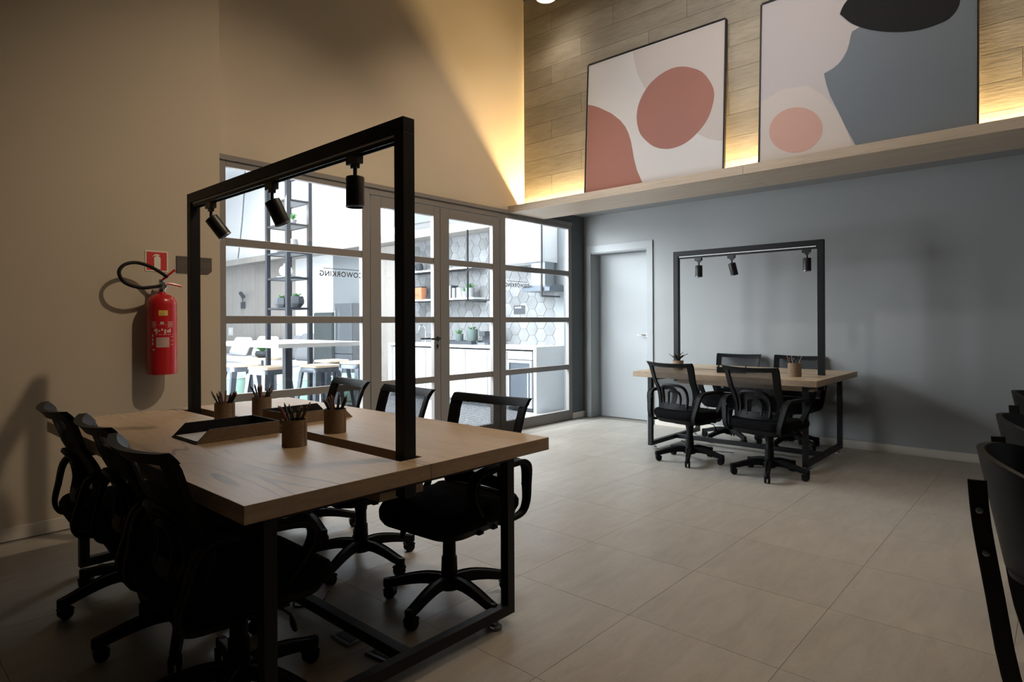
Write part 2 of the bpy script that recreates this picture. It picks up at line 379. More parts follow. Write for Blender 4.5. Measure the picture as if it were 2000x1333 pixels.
# floor slab with tiles laid on it
fl = struct(B(-4.0, 6.9, -4.5, 4.72, -0.14, -0.004).build('floor', 'grout'), 'warm grey porcelain tiled floor of the work room', 'floor')
T, J = 0.6, 0.0016
tm = None
for i in range(-3, 11):
    for j in range(-4, 7):
        x0 = 0.413 + T * i; y0 = 0.148 + T * j
        if x0 < -1.0 or (x0 > 4.0 and y0 < -0.5) or (x0 < 0.2 and y0 < 0.6): continue
        x1 = min(x0 + T, XB); y1 = min(y0 + T, YG - 0.045 if x0 > 1.7 else YW)
        if y1 - y0 < 0.05 or x1 - x0 < 0.05: continue
        full = abs(x1 - x0 - T) < 1e-6 and abs(y1 - y0 - T) < 1e-6
        if full and tm:
            o = tm.copy(); COL.objects.link(o); o.location = (x0, y0, 0)
        else:
            o = B(J / 2, x1 - x0 - J / 2, J / 2, y1 - y0 - J / 2, -0.004, 0.0).build('floor_tile', 'tile', fl, loc=(x0, y0, 0))
            if full: tm = o
struct(B(0.9, 7.1, 4.72, 17.2, -0.14, 0.0).build('floor', 'lfloor'), 'pale floor of the bright lounge beyond the glazing', 'floor')
# left wall (beige) and its return beside the glazing
struct(B(-4.0, 1.846, YW, YW + 0.28, 0, CEIL).build('wall_left', 'beige'), 'beige plastered wall behind the fire extinguisher', 'wall')
struct(B(1.846, XC + 0.02, YG, YG + 0.12, 2.46, CEIL).build('wall_front', 'beige'), 'tall beige wall above the glazed doors', 'wall')
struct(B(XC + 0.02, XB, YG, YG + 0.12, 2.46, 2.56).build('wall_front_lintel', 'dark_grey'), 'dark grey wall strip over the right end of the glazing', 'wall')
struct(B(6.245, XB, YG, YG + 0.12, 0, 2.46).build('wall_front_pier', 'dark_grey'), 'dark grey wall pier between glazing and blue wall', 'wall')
# blue wall with the door recess
bw = MB(); bw.box(XB, XB + 0.24, -4.5, 3.68, 0, 2.56); bw.box(XB, XB + 0.24, 3.68, 4.52, 2.10, 2.56); bw.box(XB, XB + 0.24, 4.52, 4.73, 0, 2.56)
struct(bw.build('wall_right', 'blue'), 'blue grey painted wall behind the far desk', 'wall')
# bulkhead above: cladding of wood look planks
bh = struct(B(XC + 0.012, XB + 0.24, -4.5, 4.73, 2.56, CEIL).build('wall_right_bulkhead', 'blue'), 'upper wall clad in wood look planks above the picture ledge', 'wall')
pm = {}
PH, PL = 0.2, 1.2
for r_ in range(12):
    z0 = 2.44 + PH * r_; z1 = min(z0 + PH, CEIL)
    off = (r_ * 0.4) % 1.2
    y = YG - off
    ys = [YG] + [y - PL * k for k in range(0, 8)]
    ys = sorted(set(round(q, 4) for q in ys if q <= YG + 1e-6), reverse=True)
    for a, b_ in zip(ys[:-1], ys[1:]):
        if a < -1.6 or a - b_ < 0.02: continue
        zb = max(z0, 2.56) if r_ == 0 else z0
        B(XC, XC + 0.012, b_ + 0.0012, a - 0.0012, zb + 0.0012, z1 - 0.0012).build('plank', 'clad', bh)
struct(B(-4.0, XB, -4.5, YG, CEIL, CEIL + 0.1).build('ceiling', 'ceil'), 'high plain ceiling of the work room', 'ceiling')
struct(B(-4.1, -4.0, -4.5, YW, 0, CEIL).build('wall_rear_left', 'unseen'), 'plain beige wall out of view on the left', 'wall')
struct(B(-4.0, XC, -4.6, -4.5, 0, CEIL).build('wall_back', 'unseen'), 'plain beige wall behind the viewer', 'wall')
# baseboards
struct(B(-4.0, 1.846, YW - 0.012, YW, 0, 0.075).build('baseboard_left', 'skirt', bevel=0.002), 'cream baseboard along the left wall', 'baseboard')
struct(B(XB - 0.012, XB, -4.5, 3.60, 0, 0.075).build('baseboard_right', 'skirt', bevel=0.002), 'cream baseboard along the blue wall', 'baseboard')
struct(B(6.25, XB, YG - 0.012, YG, 0, 0.075).build('baseboard_front', 'skirt', bevel=0.002), 'short cream baseboard under the dark pier', 'baseboard')

# ------------------------------------------------------------------ glazed screen: window_1, door_1, door_2, window_2
GZ = YG + 0.03
BARS = [(1.79, 1.85), (1.213, 1.271), (0.625, 0.685)]
def leaf(root, x0, x1, z0, z1, gx0, gx1, gz0, gz1, bars, ythick=0.05, y0=YG - 0.005):
    y1 = y0 + ythick
    for a, b_ in ((x0, gx0), (gx1, x1)): B(a, b_, y0, y1, z0, z1).build('stile', 'frame_grey', root, bevel=0.003)
    for a, b_ in ((z0, gz0), (gz1, z1)): B(gx0, gx1, y0, y1, a, b_).build('rail', 'frame_grey', root, bevel=0.003)
    zs = [gz1] + [q for b_ in bars for q in (b_[1], b_[0])] + [gz0]
    for a, b_ in bars: B(gx0, gx1, y0 + 0.006, y1 - 0.006, a, b_).build('glazing_bar', 'frame_grey', root, bevel=0.003)
    for k in range(0, len(zs), 2):
        B(gx0 - 0.004, gx1 + 0.004, y0 + 0.022, y0 + 0.028, zs[k + 1] - 0.004, zs[k] + 0.004).build('pane', 'glass', root)
g1 = struct(empty('window_1'), 'wide fixed grey framed window left of the glass doors', 'window')
leaf(g1, 1.86, 3.235, 0.0, 2.42, 1.972, 3.155, 0.118, 2.374, BARS)
g2 = struct(empty('window_2'), 'narrow fixed grey framed window right of the glass doors', 'window')
leaf(g2, 4.935, 6.245, 0.0, 2.42, 5.022, 6.180, 0.118, 2.374, BARS)
d1 = struct(empty('door_1'), 'left glass leaf of the grey double doors', 'door')
leaf(d1, 3.245, 4.066, 0.012, 2.355, 3.36, 3.985, 0.118, 2.262, BARS, y0=YG + 0.0)
d2 = struct(empty('door_2'), 'right glass leaf of the grey double doors', 'door')
leaf(d2, 4.072, 4.925, 0.012, 2.355, 4.189, 4.822, 0.118, 2.262, BARS, y0=YG + 0.0)
struct(B(3.235, 4.935, YG - 0.005, YG + 0.045, 2.361, 2.42).build('trim_1', 'frame_grey', bevel=0.003), 'grey head frame above the glass double doors', 'trim')
struct(B(1.86, 6.245, YG - 0.02, YG + 0.10, 2.42, 2.458).build('trim_2', 'frame_grey', bevel=0.002), 'long grey head trim over the whole glazed screen', 'trim')
for sy in (-1, 1):
    yy = YG + (0.0 if sy < 0 else 0.05)
    h = MB(); h.lathe([(0.022, 0), (0.022, 0.008)], 20, M=Matrix.Translation((4.028, yy, 1.055)) @ Matrix.Rotation(R(90 if sy < 0 else -90), 4, 'X'))
    h.tube([(4.028, yy, 1.055), (4.028, yy + sy * 0.045, 1.055), (4.015, yy + sy * 0.052, 1.055), (3.90, yy + sy * 0.052, 1.055)], 0.009, 10)
    ho = h.build('handle', 'black_metal', d1)
    k = MB(); k.lathe([(0.013, 0), (0.013, 0.005)], 16, M=Matrix.Translation((4.028, yy, 0.985)) @ Matrix.Rotation(R(90 if sy < 0 else -90), 4, 'X'))
    k.box(4.0245, 4.0315, yy - 0.006, yy + 0.006, 0.955, 0.98)
    k.build('keyhole', 'black_metal', d1)
# mirrored vinyl lettering on the panes (meant to be read from the lounge)
def text_obj(txt, size, m, parent, matrix, extr=0.0006, name='lettering'):
    cu = bpy.data.curves.new('t', 'FONT'); cu.body = txt; cu.size = size; cu.extrude = extr; cu.offset = 0.0011; cu.align_x = 'CENTER'; cu.space_character = 1.12
    to = bpy.data.objects.new('t', cu); COL.objects.link(to); bpy.context.view_layer.update()
    me = bpy.data.meshes.new_from_object(to.evaluated_get(bpy.context.evaluated_depsgraph_get()))
    bpy.data.objects.remove(to); me.transform(matrix); me.name = name; me.materials.clear(); me.materials.append(MT[m])
    o = bpy.data.objects.new(name, me); COL.objects.link(o)
    if parent: o.parent = parent
    return o
MIR = lambda x, y, z: Matrix.Translation((x, y, z)) @ Matrix.Rotation(R(180), 4, 'Z') @ Matrix.Rotation(R(90), 4, 'X')
for par, cx_, zt in ((g1, 2.967, 1.612), (g2, 5.25, 1.612)):
    text_obj('COWORKING', 0.062, 'vinyl', par, MIR(cx_, YG + 0.026, zt))
    B(cx_ - 0.175, cx_ + 0.175, YG + 0.0255, YG + 0.0265, zt + 0.062, zt + 0.067).build('lettering_rule', 'vinyl', par)

# ------------------------------------------------------------------ solid door in the blue wall (door_3)
d3 = struct(empty('door_3'), 'pale grey recessed door at the left end of the blue wall', 'door')
B(XB + 0.17, XB + 0.205, 3.715, 4.485, 0.008, 2.072).build('door_panel', 'door', d3, bevel=0.002)
jb = MB(); jb.box(XB + 0.001, XB + 0.235, 3.68, 3.70, 0, 2.10); jb.box(XB + 0.001, XB + 0.235, 4.50, 4.52, 0, 2.10); jb.box(XB + 0.001, XB + 0.235, 3.70, 4.50, 2.075, 2.10)
jb.build('jamb', 'door', d3)
B(XB - 0.016, XB, 3.62, 3.70, 0, 2.178).build('casing', 'door', d3, bevel=0.002)
B(XB - 0.016, XB, 4.50, 4.565, 0, 2.178).build('casing', 'door', d3, bevel=0.002)
B(XB - 0.017, XB - 0.001, 3.62, 4.565, 2.085, 2.178).build('casing', 'door', d3, bevel=0.002)
h = MB(); h.lathe([(0.024, 0), (0.024, 0.008)], 20, M=Matrix.Translation((XB + 0.17, 3.79, 1.05)) @ Matrix.Rotation(R(-90), 4, 'Y'))
h.tube([(XB + 0.17, 3.79, 1.05), (XB + 0.125, 3.79, 1.05), (XB + 0.118, 3.80, 1.05), (XB + 0.118, 3.90, 1.05)], 0.009, 10)
h.build('handle', 'chrome', d3)

# ------------------------------------------------------------------ picture ledge with LED strip, soffit
lg = empty('picture_ledge', (0, 0, 0), label='long pale wood ledge carrying the two leaning pictures', cat='shelf')
for k, (a, b_) in enumerate([(4.61, 1.985), (1.982, -0.64), (-0.643, -3.3)]):
    mb = MB(); mb.prism([(5.07, 2.43), (5.07, 2.505), (5.277, 2.505), (5.277, 2.449), (5.349, 2.449), (5.349, 2.559), (5.36, 2.559), (5.67, 2.559), (5.67, 2.43)], a, b_, 1)
    o = mb.build('board', 'shelf', lg)
led = B(5.318, 5.332, -3.2, 4.60, 2.4495, 2.452).build('led_strip', 'led', lg); led['label'] = 'glowing amber light strip in the ledge slot'

# ------------------------------------------------------------------ leaning pictures
TILT = math.atan2(0.075, 1.40)
def picture(name, ycen, width, height, label, base, shapes, edges):
    # local frame: u to the viewer's right (-Y), v up, slightly leaning back onto the wall
    shapes = [(a, b_, (csmooth(c_) if len(c_) > 15 and 'oval' in a and len(c_) < 40 else c_)) for a, b_, c_ in shapes]
    root = empty(name, (5.245, ycen, 2.506), 0, label=label, cat='picture', group='pictures leaning on the ledge')
    root.rotation_euler = (0, TILT, 0)
    h2 = width / 2
    def P3(u, v, d): return (d, -(u - 0.5) * width, v * height)
    B(0.006, 0.03, -h2, h2, 0.004, height - 0.004).build('canvas', base, root)
    fr = 0.012
    mb = MB(); mb.box(0, 0.036, -h2 - fr, -h2, 0, height); mb.box(0, 0.036, h2, h2 + fr, 0, height)
    mb.box(0, 0.036, -h2, h2, height - 0.004, height + fr); mb.box(0, 0.036, -h2, h2, 0, 0.004)
    mb.build('frame', 'black_metal', root)
    for k, (nm, m_, poly) in enumerate(shapes):
        d = 0.0055 - 0.0006 * (k + 1)
        vs = [P3(u, v, d) for u, v in poly] + [P3(u, v, 0.008) for u, v in poly]; n = len(poly)
        mb = MB(); mb.add(vs, [tuple(range(n)), tuple(range(2 * n - 1, n - 1, -1))] + [(i, (i + 1) % n, n + (i + 1) % n, n + i) for i in range(n)])
        mb.build(nm, m_, root)
    return root
def csmooth(pts, n=4):
    out = []; N_ = len(pts)
    for i in range(N_):
        p0, p1, p2, p3 = (Vector(pts[(i + k) % N_]) for k in (-1, 0, 1, 2))
        for k in range(n):
            t = k / n
            out.append(tuple(0.5 * ((2 * p1) + (p2 - p0) * t + (2 * p0 - 5 * p1 + 4 * p2 - p3) * t * t + (3 * p1 - p0 - 3 * p2 + p3) * t ** 3)))
    return out
def clip_poly(pts):
    return [(min(max(u, 0.0), 1.0), min(max(v, 0.0), 1.0)) for u, v in pts]
def ell(cu, cv, a, b_, rot=0, n=48):
    out = []
    for k in range(n):
        t = 2 * math.pi * k / n; x = a * math.cos(t); y = b_ * math.sin(t)
        out.append((cu + x * math.cos(R(rot)) - y * math.sin(R(rot)), cv + x * math.sin(R(rot)) + y * math.cos(R(rot))))
    return out
P1 = picture('framed_picture', 2.964, 1.46, 1.385, 'square abstract picture of a terracotta oval on off-white, black framed', 'canvas', [
    ('pale_shape', 'c_pale', [(0.36, 0.992), (0.381, 0.889), (0.407, 0.80), (0.459, 0.70), (0.56, 0.55), (0.70, 0.40), (0.847, 0.285), (0.90, 0.25), (0.968, 0.222), (0.997, 0.216), (0.997, 0.992)]),
    ('terracotta_oval', 'c_terra', [(0.75, 0.765), (0.85, 0.705), (0.905, 0.63), (0.935, 0.56), (0.937, 0.49), (0.913, 0.402), (0.875, 0.34), (0.819, 0.287), (0.77, 0.255), (0.72, 0.238), (0.665, 0.232), (0.617, 0.238), (0.56, 0.258), (0.507, 0.294), (0.439, 0.371), (0.412, 0.44), (0.402, 0.51), (0.41, 0.58), (0.433, 0.639), (0.463, 0.685), (0.498, 0.722), (0.55, 0.755), (0.605, 0.775), (0.67, 0.783)]),
    ('terracotta_hill', 'c_terra', [(0.003, 0.70), (0.05, 0.68), (0.1, 0.653), (0.201, 0.585), (0.275, 0.515), (0.315, 0.46), (0.34, 0.41), (0.36, 0.35), (0.373, 0.29), (0.386, 0.22), (0.411, 0.13), (0.47, 0.003), (0.003, 0.003)])], None)
P2 = picture('framed_picture', 1.181, 1.464, 1.40, 'square abstract picture with slate blue and black shapes on lilac, black framed', 'lilac', [
    ('pale_shape', 'c_pale', [(0.003, 0.40), (0.122, 0.445), (0.255, 0.43), (0.345, 0.34), (0.42, 0.22), (0.49, 0.003), (0.003, 0.003)]),
    ('slate_shape', 'c_blue', [(0.51, 0.003), (0.488, 0.045), (0.443, 0.151), (0.407, 0.245), (0.369, 0.34), (0.35, 0.41), (0.337, 0.476), (0.38, 0.492), (0.408, 0.51), (0.429, 0.535), (0.448, 0.57), (0.458, 0.605), (0.466, 0.65), (0.472, 0.672), (0.51, 0.686), (0.55, 0.71), (0.62, 0.76), (0.80, 0.84), (0.997, 0.90), (0.997, 0.003)]),
    ('pink_oval', 'c_pink', ell(0.192, 0.185, 0.150, 0.125, -38)),
    ('black_oval', 'c_black', [(0.415, 0.80), (0.426, 0.775), (0.475, 0.714), (0.557, 0.653), (0.668, 0.602), (0.775, 0.578), (0.866, 0.585), (0.905, 0.605), (0.928, 0.64), (0.935, 0.68), (0.92, 0.76), (0.87, 0.84), (0.78, 0.90), (0.66, 0.925), (0.53, 0.90), (0.45, 0.86)])], None)

# ------------------------------------------------------------------ wall things on the left wall
ex = empty('fire_extinguisher', (1.436, YW - 0.105, 0.89), label='red fire extinguisher hanging on the beige wall', cat='fire extinguisher')
MB().lathe([(0.070, 0.0), (0.084, 0.004), (0.086, 0.02), (0.0855, 0.03), (0.0855, 0.44), (0.083, 0.465), (0.072, 0.49), (0.050, 0.507), (0.026, 0.515), (0.022, 0.53)], 40).build('cylinder_body', 'red', ex)
mb = MB(); mb.lathe([(0.024, 0.528), (0.024, 0.545), (0.018, 0.548), (0.018, 0.60), (0.012, 0.604)], 20); mb.box(-0.014, 0.014, -0.02, 0.012, 0.55, 0.59)
mb.lathe([(0.019, 0), (0.019, 0.012), (0.015, 0.015)], 20, M=Matrix.Translation((0.004, -0.02, 0.562)) @ Matrix.Rotation(R(90), 4, 'X'))
mb.build('valve', 'chrome', ex)
mb = MB(); mb.ribbon([(0, 0), (1, 0)], 1, 1) if False else None
lev = MB(); lev.tube([(-0.005, 0, 0.595), (0.03, -0.005, 0.63), (0.075, -0.01, 0.672)], 0.0075, 8); lev.box(-0.012, 0.012, -0.012, 0.012, 0.575, 0.607); lev.build('squeeze_lever', 'red', ex)
lev = MB(); lev.tube([(0.0, 0, 0.578), (0.05, -0.005, 0.583), (0.115, -0.01, 0.568)], 0.0075, 8); lev.build('carry_handle', 'red', ex)
MB().tube(smooth_path([(-0.012, -0.02, 0.565), (-0.06, -0.03, 0.555), (-0.135, -0.035, 0.548), (-0.215, -0.03, 0.575), (-0.245, -0.02, 0.635), (-0.215, -0.01, 0.685), (-0.15, 0.0, 0.705), (-0.08, -0.005, 0.69), (-0.02, -0.02, 0.655), (0.025, -0.03, 0.62)], 6), 0.0105, 10).build('hose', 'plastic', ex)
B(-0.02, 0.02, 0.0, 0.105, 0.535, 0.55).build('wall_bracket', 'chrome', ex)
def curved_label(a0, a1, z0, z1, r, m_, name, par, n=8):
    mb = MB(); rs = []
    for rr_ in (r, r + 0.0006):
        for z in (z0, z1): rs.append([Vector((rr_ * math.sin(R(a0 + (a1 - a0) * k / n)), -rr_ * math.cos(R(a0 + (a1 - a0) * k / n)), z)) for k in range(n + 1)])
    mb.rings([rs[2], rs[3]], closed=False, cap=(False, False)); return mb.build(name, m_, par, auto=False)
lbs = MB()
def add_cl(mb, a0, a1, z0, z1, r=0.0862, n=5):
    mb.rings([[Vector((r * math.sin(R(a0 + (a1 - a0) * k / n)), -r * math.cos(R(a0 + (a1 - a0) * k / n)), z)) for k in range(n + 1)] for z in (z0, z1)], closed=False, cap=(False, False))
OFF = -18                                                   # the label is turned toward the room
for k in range(5): add_cl(lbs, OFF - 38, OFF - 22, 0.30 + 0.008 * k + 0.002, 0.305 + 0.008 * k)
for k in range(5): add_cl(lbs, OFF + 22, OFF + 44, 0.30 + 0.008 * k + 0.002, 0.305 + 0.008 * k)
add_cl(lbs, OFF - 6, OFF + 7, 0.320, 0.336)
for a in (-30, -24, -14, -3, 8, 19, 27): add_cl(lbs, OFF + a, OFF + a + 7, 0.262 + 0.006 * ((a * 7) % 4), 0.292 - 0.004 * ((a * 5) % 3))
for k in range(3): add_cl(lbs, OFF - 40, OFF - 33, 0.24 - 0.025 * k, 0.256 - 0.025 * k)
for k in range(3): add_cl(lbs, OFF + 34, OFF + 46, 0.24 - 0.025 * k, 0.243 - 0.025 * k)
add_cl(lbs, OFF - 40, OFF + 46, 0.2545, 0.2575); add_cl(lbs, OFF - 40, OFF + 46, 0.318, 0.3195)
for k in range(6): add_cl(lbs, OFF - 22, OFF + 28, 0.176 + 0.0105 * k, 0.184 + 0.0105 * k)
add_cl(lbs, OFF - 36, OFF - 28, 0.156, 0.166)
lbs.build('printed_label', 'label_white', ex, auto=False)
yl = MB(); add_cl(yl, OFF - 12, OFF + 22, 0.375, 0.408); yl.build('yellow_sticker', 'yellow', ex, auto=False)
yk = MB()
for k in range(3): add_cl(yk, OFF - 9 + 3 * k, OFF + 10, 0.381 + 0.009 * k, 0.3825 + 0.009 * k, r=0.0865)
yk.build('sticker_print', 'brown_plate', ex, auto=False)

sg = empty('extinguisher_sign', (1.441, YW, 1.622), label='square red sign with a cream extinguisher pictogram above the extinguisher', cat='sign')
B(-0.068, 0.068, -0.004, 0, -0.067, 0.067).build('backing', 'sign_white', sg)
B(-0.060, 0.060, -0.0048, -0.0035, -0.059, 0.059).build('red_field', 'sign_red', sg)
mb = MB(); mb.prism([(-0.016, -0.052), (0.022, -0.052), (0.022, 0.020), (0.018, 0.028), (0.008, 0.032), (0.008, 0.038), (0.018, 0.034), (0.017, 0.041), (0.004, 0.046), (-0.012, 0.044), (-0.026, 0.030), (-0.022, 0.028), (-0.010, 0.036), (-0.003, 0.036), (-0.003, 0.032), (-0.012, 0.028), (-0.016, 0.020)], -0.0056, -0.0045, 1)
mb.build('pictogram', 'sign_white', sg)
pl = empty('wall_plaque', (1.674, YW, 1.610), label='dark brown plaque with a clipped corner behind the frame post', cat='plaque')
MB().prism([(-0.114, -0.056), (0.09, -0.056), (0.114, -0.036), (0.114, 0.056), (-0.114, 0.056)], -0.006, 0, 1).build('plate', 'brown_plate', pl)
mb = MB(); rq = random.Random(3)
for zz in (0.018, 0.004, -0.010):
    x = -0.10
    while x < 0.10:
        ln = rq.uniform(0.006, 0.020); mb.box(x, min(x + ln, 0.104), -0.0066, -0.0058, zz, zz + 0.0035); x += ln + 0.007
mb.build('raised_text', 'plate_mark', pl)

# ------------------------------------------------------------------ shared work desks
def desk(x0, x1, y0, y1, label):
    zt, zb = 0.745, 0.695
    cx_ = (x0 + x1) / 2
    root = empty('work_desk', (cx_, (y0 + y1) / 2, 0), label=label, cat='desk', group='oak topped shared desks')
    ox, oy = root.location.x, root.location.y
    def b(ax, bx, ay, by, az, bz, nm, m_, bev=0.0015): return B(ax - ox, bx - ox, ay - oy, by - oy, az, bz).build(nm, m_, root, bevel=bev)
    sx0, sx1 = cx_ - 0.045, cx_ + 0.05; sy0, sy1 = y0 + 0.105, y1 - 0.105
    seam = cx_ - 0.0
    for side in (0, 1):
        a, c_ = (x0, seam - 0.0005) if side == 0 else (seam + 0.0005, x1)
        s0, s1 = (sx0, a if side else c_) if side == 0 else (c_, sx1)
        poly = [(x0, y0), (seam - .0005, y0), (seam - .0005, sy0), (sx0, sy0), (sx0, sy1), (seam - .0005, sy1), (seam - .0005, y1), (x0, y1)] if side == 0 else \
               [(x1, y1), (seam + .0005, y1), (seam + .0005, sy1), (sx1, sy1), (sx1, sy0), (seam + .0005, sy0), (seam + .0005, y0), (x1, y0)]
        mb = MB(); mb.prism([(p[0] - ox, p[1] - oy) for p in poly], zb, zt, 2)
        o = mb.build('desk_top', 'desk_knot' if side == 0 else 'desk', root, bevel=0.0012)
        o.data.materials.append(MT['desk_edge'])
        for p in o.data.polygons:
            if abs(p.normal.z) < 0.5: p.material_index = 1
    t = 0.04; lx0, lx1 = x0 + 0.10, x1 - 0.10; ly0, ly1 = y0 + 0.10, y1 - 0.10
    for lx in (lx0, lx1 - t):
        for ly in (ly0, ly1 - t):
            b(lx, lx + t, ly, ly + t, 0.04, zb, 'leg', 'black_metal')
            mb = MB(); fx = lx + t / 2 + (0.07 if lx == lx0 else -0.07); fy = ly + t / 2
            mb.lathe([(0.006, 0.035), (0.006, 0.045)], 8, c=(fx - ox, fy - oy, 0))
            mb.lathe([(0.022, 0.0), (0.025, 0.004), (0.025, 0.016), (0.012, 0.022), (0.010, 0.036)], 16, c=(fx - ox, fy - oy, 0))
            mb.build('levelling_foot', 'clear', root)
    for ly in (ly0, ly1 - t):
        b(lx0 + t, lx1 - t, ly, ly + t, 0.04, 0.08, 'floor_rail', 'black_metal')
        b(lx0 + t, lx1 - t, ly, ly + t, zb - 0.04, zb - 0.0, 'top_rail', 'black_metal')
    b(cx_ - 0.02, cx_ + 0.02, ly0 + t, ly1 - t, 0.04, 0.08, 'centre_rail', 'black_metal')
    # cable tray under the slot
    mb = MB(); bx0, bx1, by0, by1 = cx_ - 0.075, cx_ + 0.115, y0 + 0.18, y1 - 0.18
    mb.box(bx0 - ox, bx1 - ox, by0 - oy, by1 - oy, 0.600, 0.612); mb.box(bx0 - ox, bx0 + 0.012 - ox, by0 - oy, by1 - oy, 0.612, zb); mb.box(bx1 - 0.012 - ox, bx1 - ox, by0 - oy, by1 - oy, 0.612, zb)
    mb.box(bx0 + .012 - ox, bx1 - .012 - ox, by0 - oy, by0 + 0.012 - oy, 0.612, zb); mb.box(bx0 + .012 - ox, bx1 - .012 - ox, by1 - 0.012 - oy, by1 - oy, 0.612, zb)
    mb.build('cable_tray', 'desk_edge', root)
    # uprights and beam with lighting track
    px0, px1 = cx_ - 0.022, cx_ + 0.028; top = 1.915
    py0, py1 = y0 + 0.112, y1 - 0.112
    b(px0, px1, py0, py0 + 0.05, 0.612, top - 0.05, 'upright', 'black_metal')
    b(px0, px1, py1 - 0.05, py1, 0.612, top - 0.05, 'upright', 'black_metal')
    b(px0, px1, py0, py1, top - 0.05, top, 'beam', 'black_metal')
    mb = MB(); mb.box(px0 + 0.008 - ox, px0 + 0.013 - ox, py0 + 0.06 - oy, py1 - 0.06 - oy, top - 0.075, top - 0.05); mb.box(px1 - 0.013 - ox, px1 - 0.008 - ox, py0 + 0.06 - oy, py1 - 0.06 - oy, top - 0.075, top - 0.05)
    mb.box(px0 + 0.013 - ox, px1 - 0.013 - ox, py0 + 0.06 - oy, py1 - 0.06 - oy, top - 0.060, top - 0.05)
    mb.build('lighting_track', 'black_metal', root)
    mb = MB(); mb.box(px0 + 0.0065 - ox, px0 + 0.0082 - ox, py0 + 0.06 - oy, py1 - 0.06 - oy, top - 0.0595, top - 0.0515)
    o = mb.build('track_edge', 'alu', root)
    return root, cx_ + 0.003, top - 0.075
D1, TX1, TZ1 = desk(0.71, 1.955, 1.56, 3.66, 'near oak topped desk for six with pencil cups and document trays')
D2, TX2, TZ2 = desk(5.115, 6.36, 1.435, 3.06, 'far oak topped desk for four against the blue wall')

def spot_head(x, y, z, tilt, label, group, ring='weak_bulb'):
    root = empty('track_spotlight', (x, y, z), label=label, cat='spotlight', group=group)
    mb = MB(); mb.box(-0.016, 0.016, -0.035, 0.035, -0.030, 0.012); mb.build('track_adapter', 'black_lamp', root, bevel=0.002)
    mb = MB(); mb.box(-0.010, 0.010, -0.020, 0.012, -0.045, -0.030); mb.tube([(0, -0.004, -0.04), (0, -0.004, -0.085)], 0.0075, 10); mb.build('swivel_stem', 'black_lamp', root)
    rot = Matrix.Translation((0, -0.004, -0.078)) @ Matrix.Rotation(R(tilt), 4, (0.42, 1.0, 0))
    MB().lathe([(0.020, 0.004), (0.033, 0.0), (0.0345, -0.004), (0.0345, -0.112), (0.031, -0.114), (0.030, -0.100), (0.028, -0.086)], 32, M=rot).build('lamp_body', 'black_lamp', root)
    MB().lathe([(0.0352, -0.108), (0.0352, -0.1145), (0.0305, -0.1145), (0.0305, -0.108)], 32, M=rot).build('rim_ring', 'steel', root)
    MB().lathe([(0.027, -0.092), (0.027, -0.094)], 24, M=rot).build('lamp_lens', ring, root)
    return root
spot_head(TX1, 3.30, TZ1, -36, 'strongly tilted black spotlight, end of near desk frame by extinguisher', 'spotlights on the desk frames')
spot_head(TX1, 2.645, TZ1, -24, 'half tilted black spotlight, middle of the near desk frame', 'spotlights on the desk frames')
spot_head(TX1, 1.997, TZ1, 0, 'upright black spotlight on near desk frame above the slot end', 'spotlights on the desk frames')
spot_head(TX2, 2.69, TZ2, 0, 'upright black spotlight on far desk frame, end toward the grey door', 'spotlights on the desk frames')
spot_head(TX2, 2.36, TZ2, -18, 'tilted black spotlight between two upright ones on far desk frame', 'spotlights on the desk frames', 'bulb')
spot_head(TX2, 1.69, TZ2, 0, 'upright black spotlight on far desk frame, end away from the door', 'spotlights on the desk frames')
# ceiling lamp whose glow shows at the top of the picture
cl = empty('ceiling_spotlight', (5.0, 4.0, 4.572), label='cylinder ceiling spotlight glowing at the corner of the plank wall', cat='spotlight')
MB().lathe([(0.08, 0.26), (0.105, 0.258), (0.105, 0.002), (0.098, 0.0), (0.096, 0.02)], 32).build('lamp_body', 'white', cl)
MB().lathe([(0.095, 0.004), (0.095, 0.008)], 24).build('lamp_lens', 'bulb', cl)

